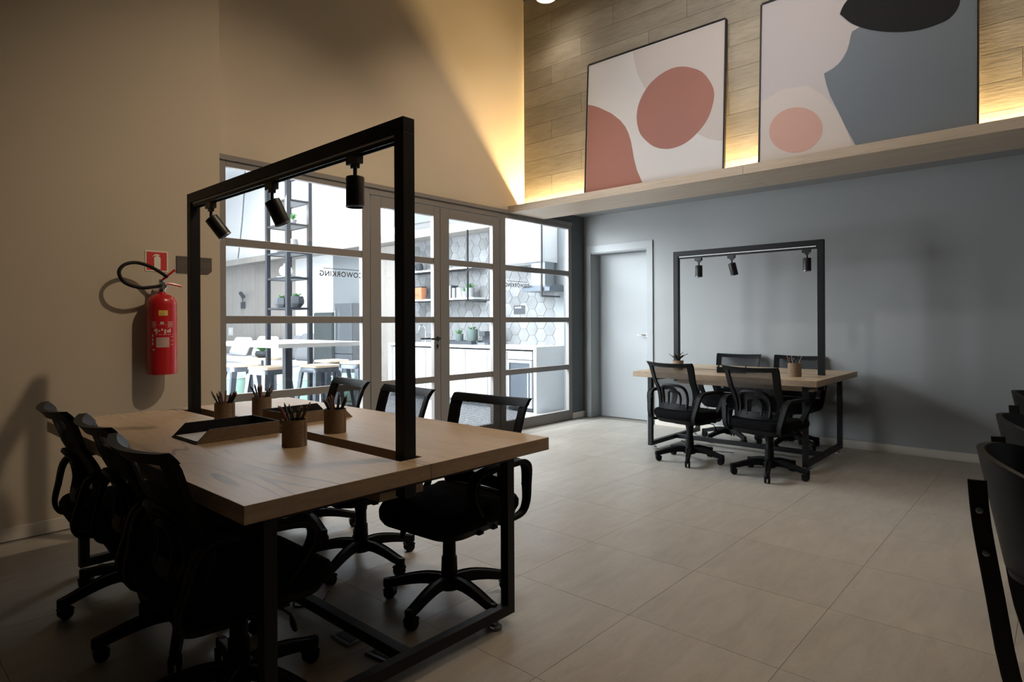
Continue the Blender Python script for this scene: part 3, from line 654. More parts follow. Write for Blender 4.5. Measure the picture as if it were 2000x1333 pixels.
# ------------------------------------------------------------------ task chairs
def smp(p, n=4): return [(q[0], q[1]) for q in smooth_path([(a, b_, 0) for a, b_ in p], n)]
def back_fn(u, v):
    w_ = 0.198 + 0.030 * v - 0.012 * math.exp(-((v - 0.0) / 0.15) ** 2)
    z = 0.465 + 0.405 * v
    y = -0.205 + 0.030 * math.sin(min(v, 0.6) / 0.6 * math.pi) - 0.095 * v ** 1.6 - (0.018 * ((v - 0.88) / 0.12) ** 2 if v > 0.88 else 0)
    y += 0.042 * (u * u) - 0.014
    return (u * w_, y, z - 0.008 * (1 - u * u) * (1 if v > 0.8 else 0))
def make_chair():
    root = empty('task_chair')
    # seat: plastic pan and padded cushion
    rs = []
    for z, s_, r_ in ((0.343, 0.74, 0.09), (0.352, 0.88, 0.10), (0.385, 0.975, 0.11)):
        rs.append([Vector((p.x * s_, p.y * s_ - 0.005, z - 0.02 * ((p.y * s_ - 0.2) / 0.4 if p.y > 0.19 else 0))) for p in rrect(0.47, 0.49, r_, 7)])
    MB().rings(rs).build('seat_pan', 'plastic', root)
    rs = []
    for z, s_ in ((0.378, 0.97), (0.395, 1.01), (0.42, 1.015), (0.437, 0.98), (0.446, 0.90), (0.449, 0.75), (0.448, 0.5)):
        ring = []
        for p in rrect(0.475, 0.495, 0.11, 7):
            y = p.y * s_ - 0.005; x = p.x * s_
            zz = z - (max(0, y - 0.12) / 0.13) ** 2 * 0.022 + 0.010 * (abs(x) / 0.23) ** 2 + (0.008 if y < -0.15 else 0)
            ring.append(Vector((x, y, zz)))
        rs.append(ring)
    MB().rings(rs).build('seat', 'fabric', root)
    # back: frame, mesh, lumbar support
    mb = MB()
    mb.patch(back_fn, -1.0, -0.80, 0, 1, 3, 16, 0.020); mb.patch(back_fn, 0.80, 1.0, 0, 1, 3, 16, 0.020)
    mb.patch(back_fn, -1.0, 1.0, 0.915, 1.0, 16, 3, 0.026); mb.patch(back_fn, -0.96, 0.96, 0.0, 0.10, 16, 3, 0.022)
    mb.build('back_frame', 'plastic', root)
    MB().patch(lambda u, v: (back_fn(u, v)[0], back_fn(u, v)[1] + 0.004, back_fn(u, v)[2]), -0.82, 0.82, 0.09, 0.93, 12, 14, 0.0008).build('mesh_panel', 'mesh', root)
    def strip(pts, r_, mb):
        pp = smooth_path([(u, v, 0) for u, v in pts], 4)
        mb.tube([(lambda q: (q[0], q[1] - 0.012, q[2]))(back_fn(u, v)) for u, v, _ in pp], r_, 6)
    mb = MB()
    strip([(-0.62, 0.06), (-0.60, 0.25), (-0.55, 0.42), (-0.40, 0.50), (0, 0.52), (0.40, 0.50), (0.55, 0.42), (0.60, 0.25), (0.62, 0.06)], 0.0125, mb)
    strip([(-0.30, 0.06), (-0.30, 0.22), (-0.26, 0.34), (-0.15, 0.38), (0, 0.385), (0.15, 0.38), (0.26, 0.34), (0.30, 0.22), (0.30, 0.06)], 0.0105, mb)
    mb.patch(lambda u, v: (back_fn(u, v)[0], back_fn(u, v)[1] - 0.012, back_fn(u, v)[2]), -0.66, 0.66, 0.03, 0.13, 10, 2, 0.012)
    mb.build('lumbar_support', 'plastic', root)
    # arms: closed loops bolted to the back posts and under the seat
    loop = smp([(-0.02, 0.372), (0.055, 0.435), (0.115, 0.52), (0.122, 0.575), (0.085, 0.605), (0.0, 0.615), (-0.12, 0.615), (-0.185, 0.612), (-0.222, 0.58), (-0.242, 0.50), (-0.258, 0.42), (-0.235, 0.372), (-0.15, 0.362), (-0.08, 0.362)], 4)
    for s_ in (-1, 1):
        n = len(loop); xs = []; hw = []; th = []
        for y, z in loop:
            k = min(max((z - 0.37) / 0.22, 0), 1); xs.append(s_ * (0.215 + 0.040 * k)); hw.append(0.017 + 0.008 * k); th.append(0.018 + 0.006 * k)
        mb = MB(); mb.ribbon(loop, th, hw, xs)
        for z in (0.50, 0.56): mb.lathe([(0.009, 0), (0.009, 0.01)], 10, M=Matrix.Translation((s_ * 0.225, -0.232, z)) @ Matrix.Rotation(R(90), 4, 'X'))
        mb.build('armrest', 'plastic', root)
    # under the seat
    mb = MB(); mb.box(-0.075, 0.075, -0.11, 0.11, 0.325, 0.362); mb.box(-0.225, 0.225, -0.06, -0.03, 0.350, 0.362); mb.box(-0.225, 0.225, 0.03, 0.06, 0.350, 0.362)
    mb.lathe([(0.030, 0.27), (0.034, 0.30), (0.04, 0.33)], 20); mb.build('tilt_mechanism', 'plastic', root, bevel=0.003)
    mb = MB(); mb.tube([(0.05, 0.03, 0.342), (0.17, 0.035, 0.342), (0.20, 0.05, 0.335), (0.205, 0.07, 0.315)], 0.004, 8)
    mb.lathe([(0.002, -0.062), (0.012, -0.055), (0.017, -0.035), (0.011, -0.012), (0.004, 0.0)], 12, M=Matrix.Translation((0.205, 0.072, 0.315)) @ Matrix.Rotation(R(14), 4, 'X') @ Matrix.Scale(0.5, 4, (0, 1, 0)))
    mb.build('height_lever', 'plastic', root)
    MB().lathe([(0.034, 0.085), (0.036, 0.12), (0.033, 0.20), (0.0285, 0.202), (0.0275, 0.27), (0.024, 0.275), (0.024, 0.33)], 24).build('gas_column', 'plastic', root)
    MB().lathe([(0.030, 0.060), (0.050, 0.068), (0.052, 0.112), (0.040, 0.124), (0.034, 0.13)], 24).build('hub', 'plastic', root)
    # five legs with castors
    prof = smp([(0.03, 0.100), (0.10, 0.104), (0.18, 0.092), (0.25, 0.074), (0.292, 0.068)], 3)
    n = len(prof)
    legm = MB().ribbon(prof, [0.050 - 0.018 * i / (n - 1) for i in range(n)], [0.022 - 0.006 * i / (n - 1) for i in range(n)])
    legm.lathe([(0.015, 0.050), (0.017, 0.054), (0.017, 0.082), (0.012, 0.086)], 12, c=(0, 0.284, 0))
    cast = MB()
    cast.tube([(0, 0.284, 0.035), (0, 0.284, 0.056)], 0.006, 8)
    for s_ in (-1, 1):
        cast.lathe([(0.010, -0.008), (0.022, -0.008), (0.0255, -0.004), (0.0255, 0.004), (0.022, 0.008), (0.010, 0.008)], 16, M=Matrix.Translation((s_ * 0.013, 0.270, 0.0255)) @ Matrix.Rotation(R(90), 4, 'Y'))
    hood = [Vector((x, 0.270 + 0.029 * math.cos(a), 0.027 + 0.029 * math.sin(a))) for x in (-0.021, 0.021) for a in [R(20 + 20 * k) for k in range(8)]]
    k_ = 8; cast.add(hood, [(i, i + 1, k_ + i + 1, k_ + i) for i in range(k_ - 1)] + [tuple(range(k_)), tuple(range(2 * k_ - 1, k_ - 1, -1))], False)
    l0 = None
    for i in range(5):
        if l0 is None:
            l0 = legm.build('leg', 'plastic', root); c_ = cast.build('caster', 'plastic', l0); l = l0
        else:
            l = l0.copy(); COL.objects.link(l); l.parent = root
            c2 = c_.copy(); COL.objects.link(c2); c2.parent = l
        l.rotation_euler = (0, 0, R(180 + 72 * i))
    return root
CH = make_chair()
def set_base(root, ang):
    k = 0
    for ch in root.children:
        if ch.name.split('.')[0] == 'leg': ch.rotation_euler = (0, 0, R(ang + 72 * k) - root.rotation_euler.z); k += 1
CHAIRS = [  # x, y, facing (world deg), base angle (world deg of first leg), label
    (0.885, 1.985, -1, 150, 'black mesh task chair pulled up to the near desk, frontmost of three', 'near'),
    (0.925, 2.55, -5, 172, 'black mesh task chair between two others on the shadowed side of the near desk', 'near'),
    (0.92, 3.115, -4, 190, 'black mesh task chair by the beige wall on the shadowed side of the near desk', 'near'),
    (1.80, 1.99, 184, 194, 'black mesh task chair at the near desk, nearest the open floor, mesh against the doors', 'near'),
    (1.80, 2.65, 175, 205, 'black mesh task chair with its back seen behind the near desk upright', 'near'),
    (1.86, 3.29, 171, 188, 'black mesh task chair at the near desk in front of the wide window', 'near'),
    (5.02, 2.44, -10, 130, 'black mesh task chair at the far desk, beside the pale grey door', 'far'),
    (4.955, 1.74, -10, 196, 'black mesh task chair at the far desk, turned a little, open floor side', 'far'),
    (6.16, 2.56, 183, 160, 'black mesh task chair squeezed between far desk and blue wall, toward the door', 'far'),
    (6.20, 1.99, 180, 100, 'black mesh task chair squeezed between far desk and blue wall behind the upright', 'far'),
]
for i, (x, y, fc, ba, lb, g) in enumerate(CHAIRS):
    o = CH if i == 0 else copy_tree(CH)
    o.location = (x, y, 0); o.rotation_euler = (0, 0, R(fc - 90)); set_base(o, ba - 90)
    tag(o, lb, 'chair', 'black mesh task chairs around the %s desk' % g)

# ------------------------------------------------------------------ things on the desks
def pencil_cup(x, y, z, label, group, pencils, plabel, s_=1.0, seed=1):
    root = empty('pencil_cup', (x, y, z + 0.0006), label=label, cat='pencil cup', group=group)
    r0, h = 0.046 * s_, 0.100 * s_
    MB().lathe([(r0, 0), (r0, h), (r0 - 0.003, h), (r0 - 0.003, 0.004), (0.001, 0.004)], 32).build('cup_wall', 'kraft', root)
    B(r0 - 0.004, r0 + 0.0012, -0.004, 0.008, 0.002, h - 0.002).build('paper_seam', 'kraft', root, rot=(0, 0, R(-60)))
    rq = random.Random(seed); first = None
    for k in range(pencils):
        a = 2 * math.pi * k / pencils + rq.uniform(-0.35, 0.35); ln = rq.uniform(0.150, 0.172) * s_
        rb = 0.018 * rq.uniform(0.5, 1) * s_; rt_ = (r0 - 0.010) * rq.uniform(0.80, 0.97)
        bt = Vector((rb * math.cos(a + math.pi * 0.9), rb * math.sin(a + math.pi * 0.9), 0.0055))
        tp = Vector((rt_ * math.cos(a), rt_ * math.sin(a), h)); d = (tp - bt).normalized()
        if first is None:
            pr_ = empty('pencil'); MB().lathe([(0.0041, 0), (0.0042, 0.002), (0.0042, 0.152)], 6, smooth=False).build('barrel', 'pencil', pr_)
            MB().lathe([(0.0042, 0.152), (0.0014, 0.162), (0.0004, 0.165)], 8).build('sharpened_tip', 'pencil_wood', pr_)
            first = pr_
        else: pr_ = copy_tree(first)
        pr_.location = Vector((x, y, z)) + bt + Vector((0, 0, 0.004)); pr_.rotation_euler = d.to_track_quat('Z', 'Y').to_euler(); pr_.scale = (1, 1, ln / 0.165)
        tag(pr_, plabel, 'pencil', plabel.replace('black ', 'black pencils, '))
        if k % 6 == 2:
            pr_['label'] = plabel.replace('black pencil', 'reddish pencil')
            for ch in pr_.children:
                if ch.name.startswith('barrel'):
                    ch.data = ch.data.copy(); ch.data.materials[0] = MT['pencil_red']; ch['label'] = 'reddish barrel'
    return root
CG = 'kraft paper pencil cups on the near desk'
pencil_cup(1.192, 2.19, 0.745, 'kraft paper pencil cup standing nearest on the near desk, before the slot', CG, 15, 'black pencil in the foremost kraft cup on the near desk', 1.0, 3)
pencil_cup(1.452, 2.325, 0.745, 'kraft paper pencil cup beside the tray across the slot, near desk', CG, 12, 'black pencil in the kraft cup across the slot from the foremost', 1.0, 5)
pencil_cup(1.245, 2.93, 0.745, 'kraft paper pencil cup behind the open tray with paper', CG, 12, 'black pencil in the kraft cup behind the open tray with paper', 0.97, 9)
pencil_cup(1.458, 3.00, 0.745, 'kraft paper pencil cup farthest back on the near desk, toward the window', CG, 12, 'black pencil in the kraft cup farthest back on the near desk', 1.0, 12)
def doc_tray(x, y, rz, label, paper, kraft='kraft'):
    root = empty('document_tray', (x, y, 0.746), rz, label=label, cat='document tray', group='document trays on the near desk')
    Ln, W, H = 0.34, 0.245, 0.052   # open end at -x
    mb = MB(); mb.box(-Ln / 2, Ln / 2, -W / 2, W / 2, 0, 0.004); mb.build('tray_base', 'black_card', root)
    for s_ in (-1, 1):
        yo = s_ * W / 2; yi = yo - s_ * 0.006
        poly = [(-Ln / 2, 0.0), (Ln / 2, 0.0), (Ln / 2, H), (-Ln / 2 + 0.052, H)]
        MB().prism(poly, yi, yo, 1).build('side_wall', 'black_card', root)
        MB().prism(poly, yo, yo + s_ * 0.0012, 1).build('kraft_facing' if kraft == 'kraft' else 'card_facing', kraft, root)
    MB().box(Ln / 2 - 0.006, Ln / 2, -W / 2 + .006, W / 2 - .006, 0.004, H).build('end_wall', 'black_card', root)
    B(Ln / 2, Ln / 2 + 0.0012, -W / 2, W / 2, 0, H).build('kraft_facing' if kraft == 'kraft' else 'card_facing', kraft, root)
    if paper:
        c = math.cos(rz); s2 = math.sin(rz)
        p = empty('paper_stack', (x - 0.016 * c, y - 0.016 * s2, 0.7502), rz, label=paper, cat='paper', group='paper in the document trays')
        rq = random.Random(5)
        for k in range(3):
            B(-0.143, 0.143, -0.102, 0.102, 0.0015 * k, 0.0015 * k + 0.0013).build('sheet', 'paper', p, loc=(rq.uniform(-.002, .002), rq.uniform(-.002, .002), 0), rot=(0, 0, R(rq.uniform(-0.6, 0.6))))
    return root
doc_tray(1.118, 2.615, R(0), 'black card tray with kraft sides opening toward the shadowed chairs', 'white paper in the tray opening toward the shadowed chairs')
doc_tray(1.578, 2.765, R(180), 'black card tray with kraft sides beyond the desk slot', 'white paper in the tray beyond the desk slot')
pencil_cup(5.44, 1.70, 0.745, 'kraft paper pencil cup on the far desk, near its front corner', 'things on the far desk', 7, 'black pencil in the kraft cup near the far desk corner', 1.15, 21)
# tray and papers on the far desk
root = doc_tray(5.62, 2.31, R(200), 'black tray with papers on the far desk', 'pale papers in the tray on the far desk', 'black_card'); root['group'] = 'things on the far desk'
# small dark plant in a kraft pot, far desk
pp = empty('potted_plant', (5.52, 2.80, 0.7455), label='small dark leafed plant in a kraft pot on the far desk', cat='plant', group='things on the far desk')
MB().lathe([(0.045, 0), (0.052, 0.09), (0.048, 0.09), (0.042, 0.006)], 24).build('pot', 'kraft', pp)
def leaves(root, c, n, ln, w_, m_, seed, up_=0.5, spread=1.0, name='leaf', limit=40):
    rq = random.Random(seed); first = None
    for k in range(n):
        mb = MB(); a = 2 * math.pi * (k * 0.381966); el = R(rq.uniform(15, 80)) * up_ + R(25)
        if first is None:
            pts = [(0, 0, 0), (0.35, 0.5, 0.04), (0.7, 0.42, 0.02), (1, 0, -0.06)]
            vs = []; 
            for x, ww, zz in [(0, .12, 0), (.35, .5, .05), (.7, .42, .04), (1, .03, -.05)]:
                vs += [(x * ln, -ww * w_, zz * ln), (x * ln, 0, (zz - 0.04) * ln), (x * ln, ww * w_, zz * ln)]
            fs = []
            for i in range(3):
                for j in range(2): fs.append((3 * i + j, 3 * i + j + 1, 3 * i + j + 4, 3 * i + j + 3))
            mb.add(vs, fs, True); first = mb.build(name, m_, root, auto=False); o = first
        else:
            o = first.copy(); COL.objects.link(o); o.parent = root
        o.location = (c[0] + rq.uniform(-.35, .35) * ln * spread * 0.5, c[1] + rq.uniform(-.35, .35) * ln * spread * 0.5, c[2])
        o.rotation_euler = (rq.uniform(-.5, .5), -el, a); s_ = rq.uniform(0.7, 1.15); o.scale = (s_, s_, s_)
leaves(pp, (0, 0, 0.085), 16, 0.10, 0.018, 'darkleaf', 4)

# ------------------------------------------------------------------ floor outlets and cable under the desks
for k, (x, y, lb) in enumerate([(1.36, 2.06, 'flat floor socket plate under the near desk, toward its middle'), (1.38, 1.86, 'flat floor socket plate under the near desk, by the end rail')]):
    o = empty('floor_socket', (x, y, 0.0), R(8 * k), label=lb, cat='floor socket', group='floor sockets under the near desk')
    B(-0.06, 0.06, -0.06, 0.06, 0.0, 0.006).build('cover_plate', 'steel', o, bevel=0.001)
    B(-0.045, 0.045, -0.045, 0.045, 0.006, 0.008).build('hinged_lid', 'charcoal', o, bevel=0.001)
cb = MB().tube(smooth_path([(1.20, 2.62, 0.004), (1.30, 2.55, 0.004), (1.36, 2.50, 0.02), (1.33, 2.45, 0.004), (1.42, 2.40, 0.004), (1.50, 2.46, 0.012)], 6), 0.0035, 6).build('floor_cable', 'plastic')
tag(cb, 'thin black cable curling on the floor under the near desk', 'cable', 'loose cables under the desks')
cb = MB().tube(smooth_path([(5.42, 2.72, 0.085), (5.45, 2.60, 0.02), (5.50, 2.50, 0.004), (5.55, 2.36, 0.004), (5.50, 2.25, 0.02)], 6), 0.0035, 6).build('floor_cable', 'plastic')
tag(cb, 'thin black cable curling on the floor under the far desk', 'cable', 'loose cables under the desks')

# ------------------------------------------------------------------ black shell chairs along the right edge
def make_shell_chair():
    root = empty('shell_chair')
    def fn(a, v):      # a: -1..1 round the back, v: 0 bottom..1 rim ; back toward +y
        t = a * R(88); fl_ = 1 + 0.10 * v
        zr = 0.80 - 0.075 * abs(a) ** 2.2
        z = 0.44 + (zr - 0.44) * v
        return (0.262 * fl_ * math.sin(t), -0.02 + 0.20 * math.cos(t) * fl_ + 0.05 * v, z)
    MB().patch(fn, -1, 1, 0, 1, 26, 8, 0.022, (0, 1, 0)).build('shell_back', 'shell', root, bevel=0.004)
    rs = []
    for z, s_ in ((0.425, 0.9), (0.432, 0.98), (0.45, 1.0), (0.462, 0.94), (0.466, 0.7)):
        rs.append([Vector((p.x * s_, p.y * s_ - 0.05, z)) for p in rrect(0.46, 0.46, 0.14, 7)])
    MB().rings(rs).build('seat', 'shell', root)
    for s_ in (-1, 1):
        n = 8; path = smp([(0.235, 0.745), (0.225, 0.62), (0.195, 0.42), (0.16, 0.20), (0.10, 0.0)], 3)
        mb = MB(); mb.ribbon(path, 0.045, 0.007, s_ * 0.290)
        mb.build('leg', 'black_metal', root)
        for z, yy in ((0.66, 0.229), (0.54, 0.214)):
            MB().lathe([(0.009, 0), (0.009, 0.008), (0.004, 0.010)], 12, M=Matrix.Translation((s_ * 0.297, yy, z)) @ Matrix.Rotation(R(90 * s_), 4, 'Y')).build('bolt', 'steel', root)
        MB().ribbon(smp([(-0.22, 0.43), (-0.24, 0.2), (-0.27, 0.0)], 3), 0.03, 0.007, s_ * 0.20).build('leg', 'black_metal', root)
    MB().box(-0.28, 0.28, -0.02, 0.02, 0.405, 0.425).build('cross_bar', 'black_metal', root)
    return root
sc_ = make_shell_chair()
for i, (x, y, lb) in enumerate([(2.53, -0.04, 'black moulded chair cut by the right edge, nearest of the row'), (3.42, -0.03, 'black moulded chair at the right edge, between two alike'), (4.62, -0.02, 'black moulded chair at the right edge, deepest in the row')]):
    o = sc_ if i == 0 else copy_tree(sc_)
    o.location = (x, y, 0); tag(o, lb, 'chair', 'black moulded chairs at the right edge')

# ------------------------------------------------------------------ the lounge beyond the glass
XL = 6.9
def sect(nm, y0, y1, z0, z1, m_, lb, x=XL): return struct(B(x, XL + 0.2, y0, y1, z0, z1).build(nm, m_), lb, 'wall')
sect('wall_kitchen_end', 4.73, 5.39, 0, 4.9, 'light_grey', 'pale grey lounge wall beside the kitchen tiles')
hexw = sect('wall_kitchen', 5.39, 8.56, 0, 4.9, 'tile_grout', 'kitchen wall with grey hexagonal tiles seen through the doors', XL + 0.004)
sect('wall_lounge_wood', 8.56, 9.55, 0, 2.62, 'lwood', 'pale wood wall lining beside the kitchen counter', XL - 0.04)
sect('wall_lounge_grey', 9.55, 11.1, 0, 2.62, 'light_grey', 'grey lounge wall behind the steel fridge')
sect('wall_lounge_white', 11.1, 12.6, 0, 2.62, 'kwhite', 'white lounge wall beyond the grey one')
wp = sect('wall_lounge_panel', 12.6, 17.0, 0, 2.62, 'lwood', 'far pale wood panelled lounge wall with a wall lamp')
for k in range(7): B(XL - 0.012, XL, 12.62 + 0.625 * k, 12.62 + 0.625 * k + 0.618, 0.02, 2.60).build('panel', 'lwood', wp)
sect('wall_lounge_upper', 8.56, 17.0, 2.62, 4.9, 'white', 'white upper lounge wall above the wood band')
gp = sect('wall_lounge_upper_grey', 7.7, 9.1, 2.95, 4.9, 'light_grey', 'grey patch of upper wall above the kitchen', XL - 0.012)
struct(B(0.9, XL + 0.2, 17.0, 17.2, 0, 4.9).build('wall_lounge_far', 'white'), 'far white wall of the lounge', 'wall')
struct(B(0.8, 0.9, 4.73, 17.0, 0, 4.9).build('wall_lounge_left', 'white'), 'white lounge wall out of view on the left', 'wall')
struct(B(0.9, XL + 0.2, 4.73, 17.2, 4.9, 5.0).build('ceiling_lounge', 'white'), 'white ceiling of the lounge', 'ceiling')
struct(B(0.9, XL, 4.73, 4.75, 2.46, 4.9).build('wall_lounge_near', 'white'), 'lounge side of the wall above the glazing', 'wall')
bd = empty('wall_band', (0, 0, 0), label='long pale wood band running high along the lounge wall over the kitchen', cat='shelf')
for a, b_ in ((5.39, 8.0), (8.003, 11.0), (11.003, 14.0), (14.003, 16.99)): B(6.55, XL - 0.001, a, b_, 2.625, 2.755).build('board', 'lwood', bd)
# hexagonal tiles (flat topped), one object each
hh, hs = 0.095, 0.095 / math.cos(R(30))
hx0 = None; nh = 0
for i in range(19):
    for j in range(10):
        yc = 5.48 + i * hs * 1.5; zc = 0.93 + j * 2 * hh + (hh if i % 2 else 0)
        if yc > 8.47 or zc > 2.60: continue
        if hx0 is None:
            rr_ = hs - 0.0025
            a = [Vector((0, rr_ * math.cos(R(60 * k)), rr_ * math.sin(R(60 * k)))) for k in range(6)]
            b2 = [Vector((-0.007, (rr_ - 0.003) * math.cos(R(60 * k)), (rr_ - 0.003) * math.sin(R(60 * k)))) for k in range(6)]
            hx0 = MB().rings([a, b2], smooth=False).build('hex_tile', 'hex', hexw); o = hx0
        else: o = hx0.copy(); COL.objects.link(o); o.parent = hexw
        o.location = (XL + 0.004, yc, zc); nh += 1
# counter and base cabinets
wt = empty('worktop', (6.58, 6.8, 0), label='white kitchen worktop with thick panel ends', cat='counter')
B(-0.31, 0.31, -1.59, 1.62, 0.845, 0.885).build('slab', 'kwhite', wt, bevel=0.002)
B(-0.31, 0.31, -1.59, -1.54, 0.0, 0.845).build('end_panel', 'kwhite', wt, bevel=0.002)
B(-0.31, 0.31, 1.57, 1.62, 0.0, 0.845).build('end_panel', 'kwhite', wt, bevel=0.002)
for k, (a, b_, lb) in enumerate([(7.50, 8.33, 'white wood grained base cabinet at the far end of the worktop'), (6.60, 7.49, 'white wood grained base cabinet left of the middle seam'), (6.145, 6.59, 'narrow white wood grained base cabinet, middle of the worktop'), (5.77, 6.135, 'slim white wood grained base cabinet beside the bottle cooler')]):
    c = empty('base_cabinet', (6.3, (a + b_) / 2, 0), label=lb, cat='cabinet', group='base cabinets under the white worktop')
    h2 = (b_ - a) / 2
    B(0.02, 0.58, -h2, h2, 0.08, 0.82).build('body', 'kwhite', c)
    if b_ - a > 0.6:
        B(0.0, 0.019, -h2 + 0.003, -0.002, 0.09, 0.815).build('door', 'wwood', c, bevel=0.001); B(0.0, 0.019, 0.002, h2 - 0.003, 0.09, 0.815).build('door', 'wwood', c, bevel=0.001)
    else: B(0.0, 0.019, -h2 + 0.003, h2 - 0.003, 0.09, 0.815).build('door', 'wwood', c, bevel=0.001)
    B(0.05, 0.5, -h2, h2, 0.0, 0.08).build('plinth', 'light_grey', c)
wc = empty('bottle_cooler', (6.3, 5.53, 0), label='steel framed glass bottle cooler under the near end of the worktop', cat='cooler')
B(0.02, 0.58, -0.22, 0.22, 0.02, 0.82).build('body', 'charcoal', wc)
mb = MB(); mb.box(-0.01, 0.02, -0.22, -0.185, 0.06, 0.70); mb.box(-0.01, 0.02, 0.185, 0.22, 0.06, 0.70); mb.box(-0.01, 0.02, -0.185, 0.185, 0.66, 0.70); mb.box(-0.01, 0.02, -0.185, 0.185, 0.06, 0.10); mb.build('door_frame', 'chrome', wc)
B(0.008, 0.012, -0.185, 0.185, 0.10, 0.66).build('door_glass', 'gun', wc)
MB().tube([(-0.03, -0.17, 0.18), (-0.03, -0.17, 0.60)], 0.008, 8).build('handle', 'chrome', wc)
B(0.0, 0.02, -0.22, 0.22, 0.71, 0.82).build('top_panel', 'wwood', wc)
# upper cabinet, hood, frames, wall shelves
uc = empty('wall_cabinet', (6.52, 5.74, 2.05), label='white wood grained wall cabinet over the worktop end', cat='cabinet')
B(0.02, 0.37, -0.41, 0.43, 0.0, 0.57).build('body', 'kwhite', uc)
B(0.0, 0.019, -0.41, 0.008, 0.0, 0.57).build('door', 'wwood', uc); B(0.0, 0.019, 0.012, 0.43, 0.0, 0.57).build('door', 'wwood', uc)
hd = empty('range_hood', (6.705, 5.44, 1.64), label='steel range hood under the wall cabinet', cat='hood')
MB().prism([(-0.185, 0), (0.19, 0), (0.19, 0.05), (0.10, 0.09), (-0.11, 0.09), (-0.185, 0.05)], -0.26, 0.24, 1).build('canopy', 'gun', hd)
B(-0.11, 0.10, -0.12, 0.12, 0.09, 0.408).build('chimney', 'steel', hd)
for k, (ya, yb, za, zb_, mid, lb) in enumerate([(6.276, 6.743, 1.53, 2.622, 2.0, 'black square tube hanging frame round the shelf end'), (4.98, 5.30, 1.56, 2.622, None, 'black square tube hanging frame at the hood')]):
    fr = empty('hanging_frame', (6.50, (ya + yb) / 2, za), label=lb, cat='frame', group='black hanging frames over the worktop')
    h2 = (yb - ya) / 2; H = zb_ - za; t = 0.011
    for yy in ((-h2, h2) if mid else (h2,)): B(-t, t, yy - t, yy + t, 0.0, H).build('post', 'black_metal', fr)
    if mid:
        B(-t, t, -h2 + t, h2 - t, 0.0, 2 * t).build('rail', 'black_metal', fr); B(-t, t, -h2 + t, h2 - t, mid - za, mid - za + 2 * t).build('rail', 'black_metal', fr)
        B(t, 0.395, h2 - t, h2 + t, 0.0, 2 * t).build('rail', 'black_metal', fr)
    else: B(t, 0.395, h2 - t, h2 + t, 0.0, 2 * t).build('rail', 'black_metal', fr)
for k, (z, lb) in enumerate([(1.568, 'lower white wall shelf with books and plants'), (2.048, 'upper white wall shelf over the kitchen counter')]):
    s_ = empty('wall_shelf', (6.76, 7.55, z), label=lb, cat='shelf', group='white wall shelves over the worktop')
    B(-0.13, 0.135, -0.80, 0.85, 0.008, 0.036).build('board', 'kwhite', s_); B(-0.125, 0.135, -0.80, 0.85, 0.0, 0.007).build('metal_edge', 'black_metal', s_)
S1, S2 = 1.6045, 2.0845
# things on the shelves
c = empty('storage_tin', (6.74, 8.17, S1), R(0), label='terracotta orange storage tin on the lower wall shelf', cat='tin')
MB().rings([[Vector((p.x, p.y, z)) for p in rrect(0.13 * s_, 0.23 * s_, 0.02, 4)] for z, s_ in ((0, .98), (0.004, 1), (0.20, 1), (0.206, .98))]).build('body', 'terracotta', c)
MB().rings([[Vector((p.x, p.y, z)) for p in rrect(0.134, 0.234, 0.02, 4)] for z in (0.206, 0.222)]).build('lid', 'charcoal', c)
mb = MB(); 
for dy, dz, q in ((0.03, 0.09, 25), (-0.03, 0.09, -25), (0.0, 0.07, 0), (0.045, 0.065, -20), (-0.045, 0.065, 20)):
    mb.box(-0.0665, -0.0652, dy - 0.012, dy + 0.012, dz - 0.004, dz + 0.004)
mb.build('printed_marks', 'red', c)
def pot_plant(loc, r, h, pm_, label, n, ln, m_='green', group=None, seed=1, kind='taper', cat='plant'):
    p = empty('potted_plant', loc, label=label, cat=cat, group=group)
    pr_ = {'taper': [(r * .7, 0), (r, h), (r * .92, h), (r * .85, h * .85), (0.001, h * .85)], 'straight': [(r * .97, 0), (r, 0.005), (r, h), (r * .92, h), (r * .9, h * .88), (0.001, h * .88)], 'round': [(r * .5, 0), (r * .85, h * .2), (r, h * .55), (r * .85, h), (r * .75, h), (r * .75, h * .9), (0.001, h * .9)]}
    if kind == 'facet':
        mb = MB(); mb.lathe([(r * .55, 0), (r * .98, h * .38), (r, h * .62), (r * .86, h), (r * .78, h), (r * .76, h * .88), (0.001, h * .88)], 7, smooth=False); mb.build('faceted_pot', pm_, p)
    else: MB().lathe(pr_[kind], 24).build('pot', pm_, p)
    leaves(p, (0, 0, h * .88), n, ln, ln * 0.17, m_, seed); return p
G1 = 'plants in the kitchen'
pot_plant((6.72, 7.03, S1), 0.055, 0.10, 'pale_pot', 'small plant in a white pot beside the books on the lower wall shelf', 18, 0.09, group=G1, seed=2)
pot_plant((6.70, 6.90, S1), 0.075, 0.15, 'pale_pot', 'bushy plant in a taller pale pot at the end of the lower wall shelf', 26, 0.11, group=G1, seed=3)
bk0 = None
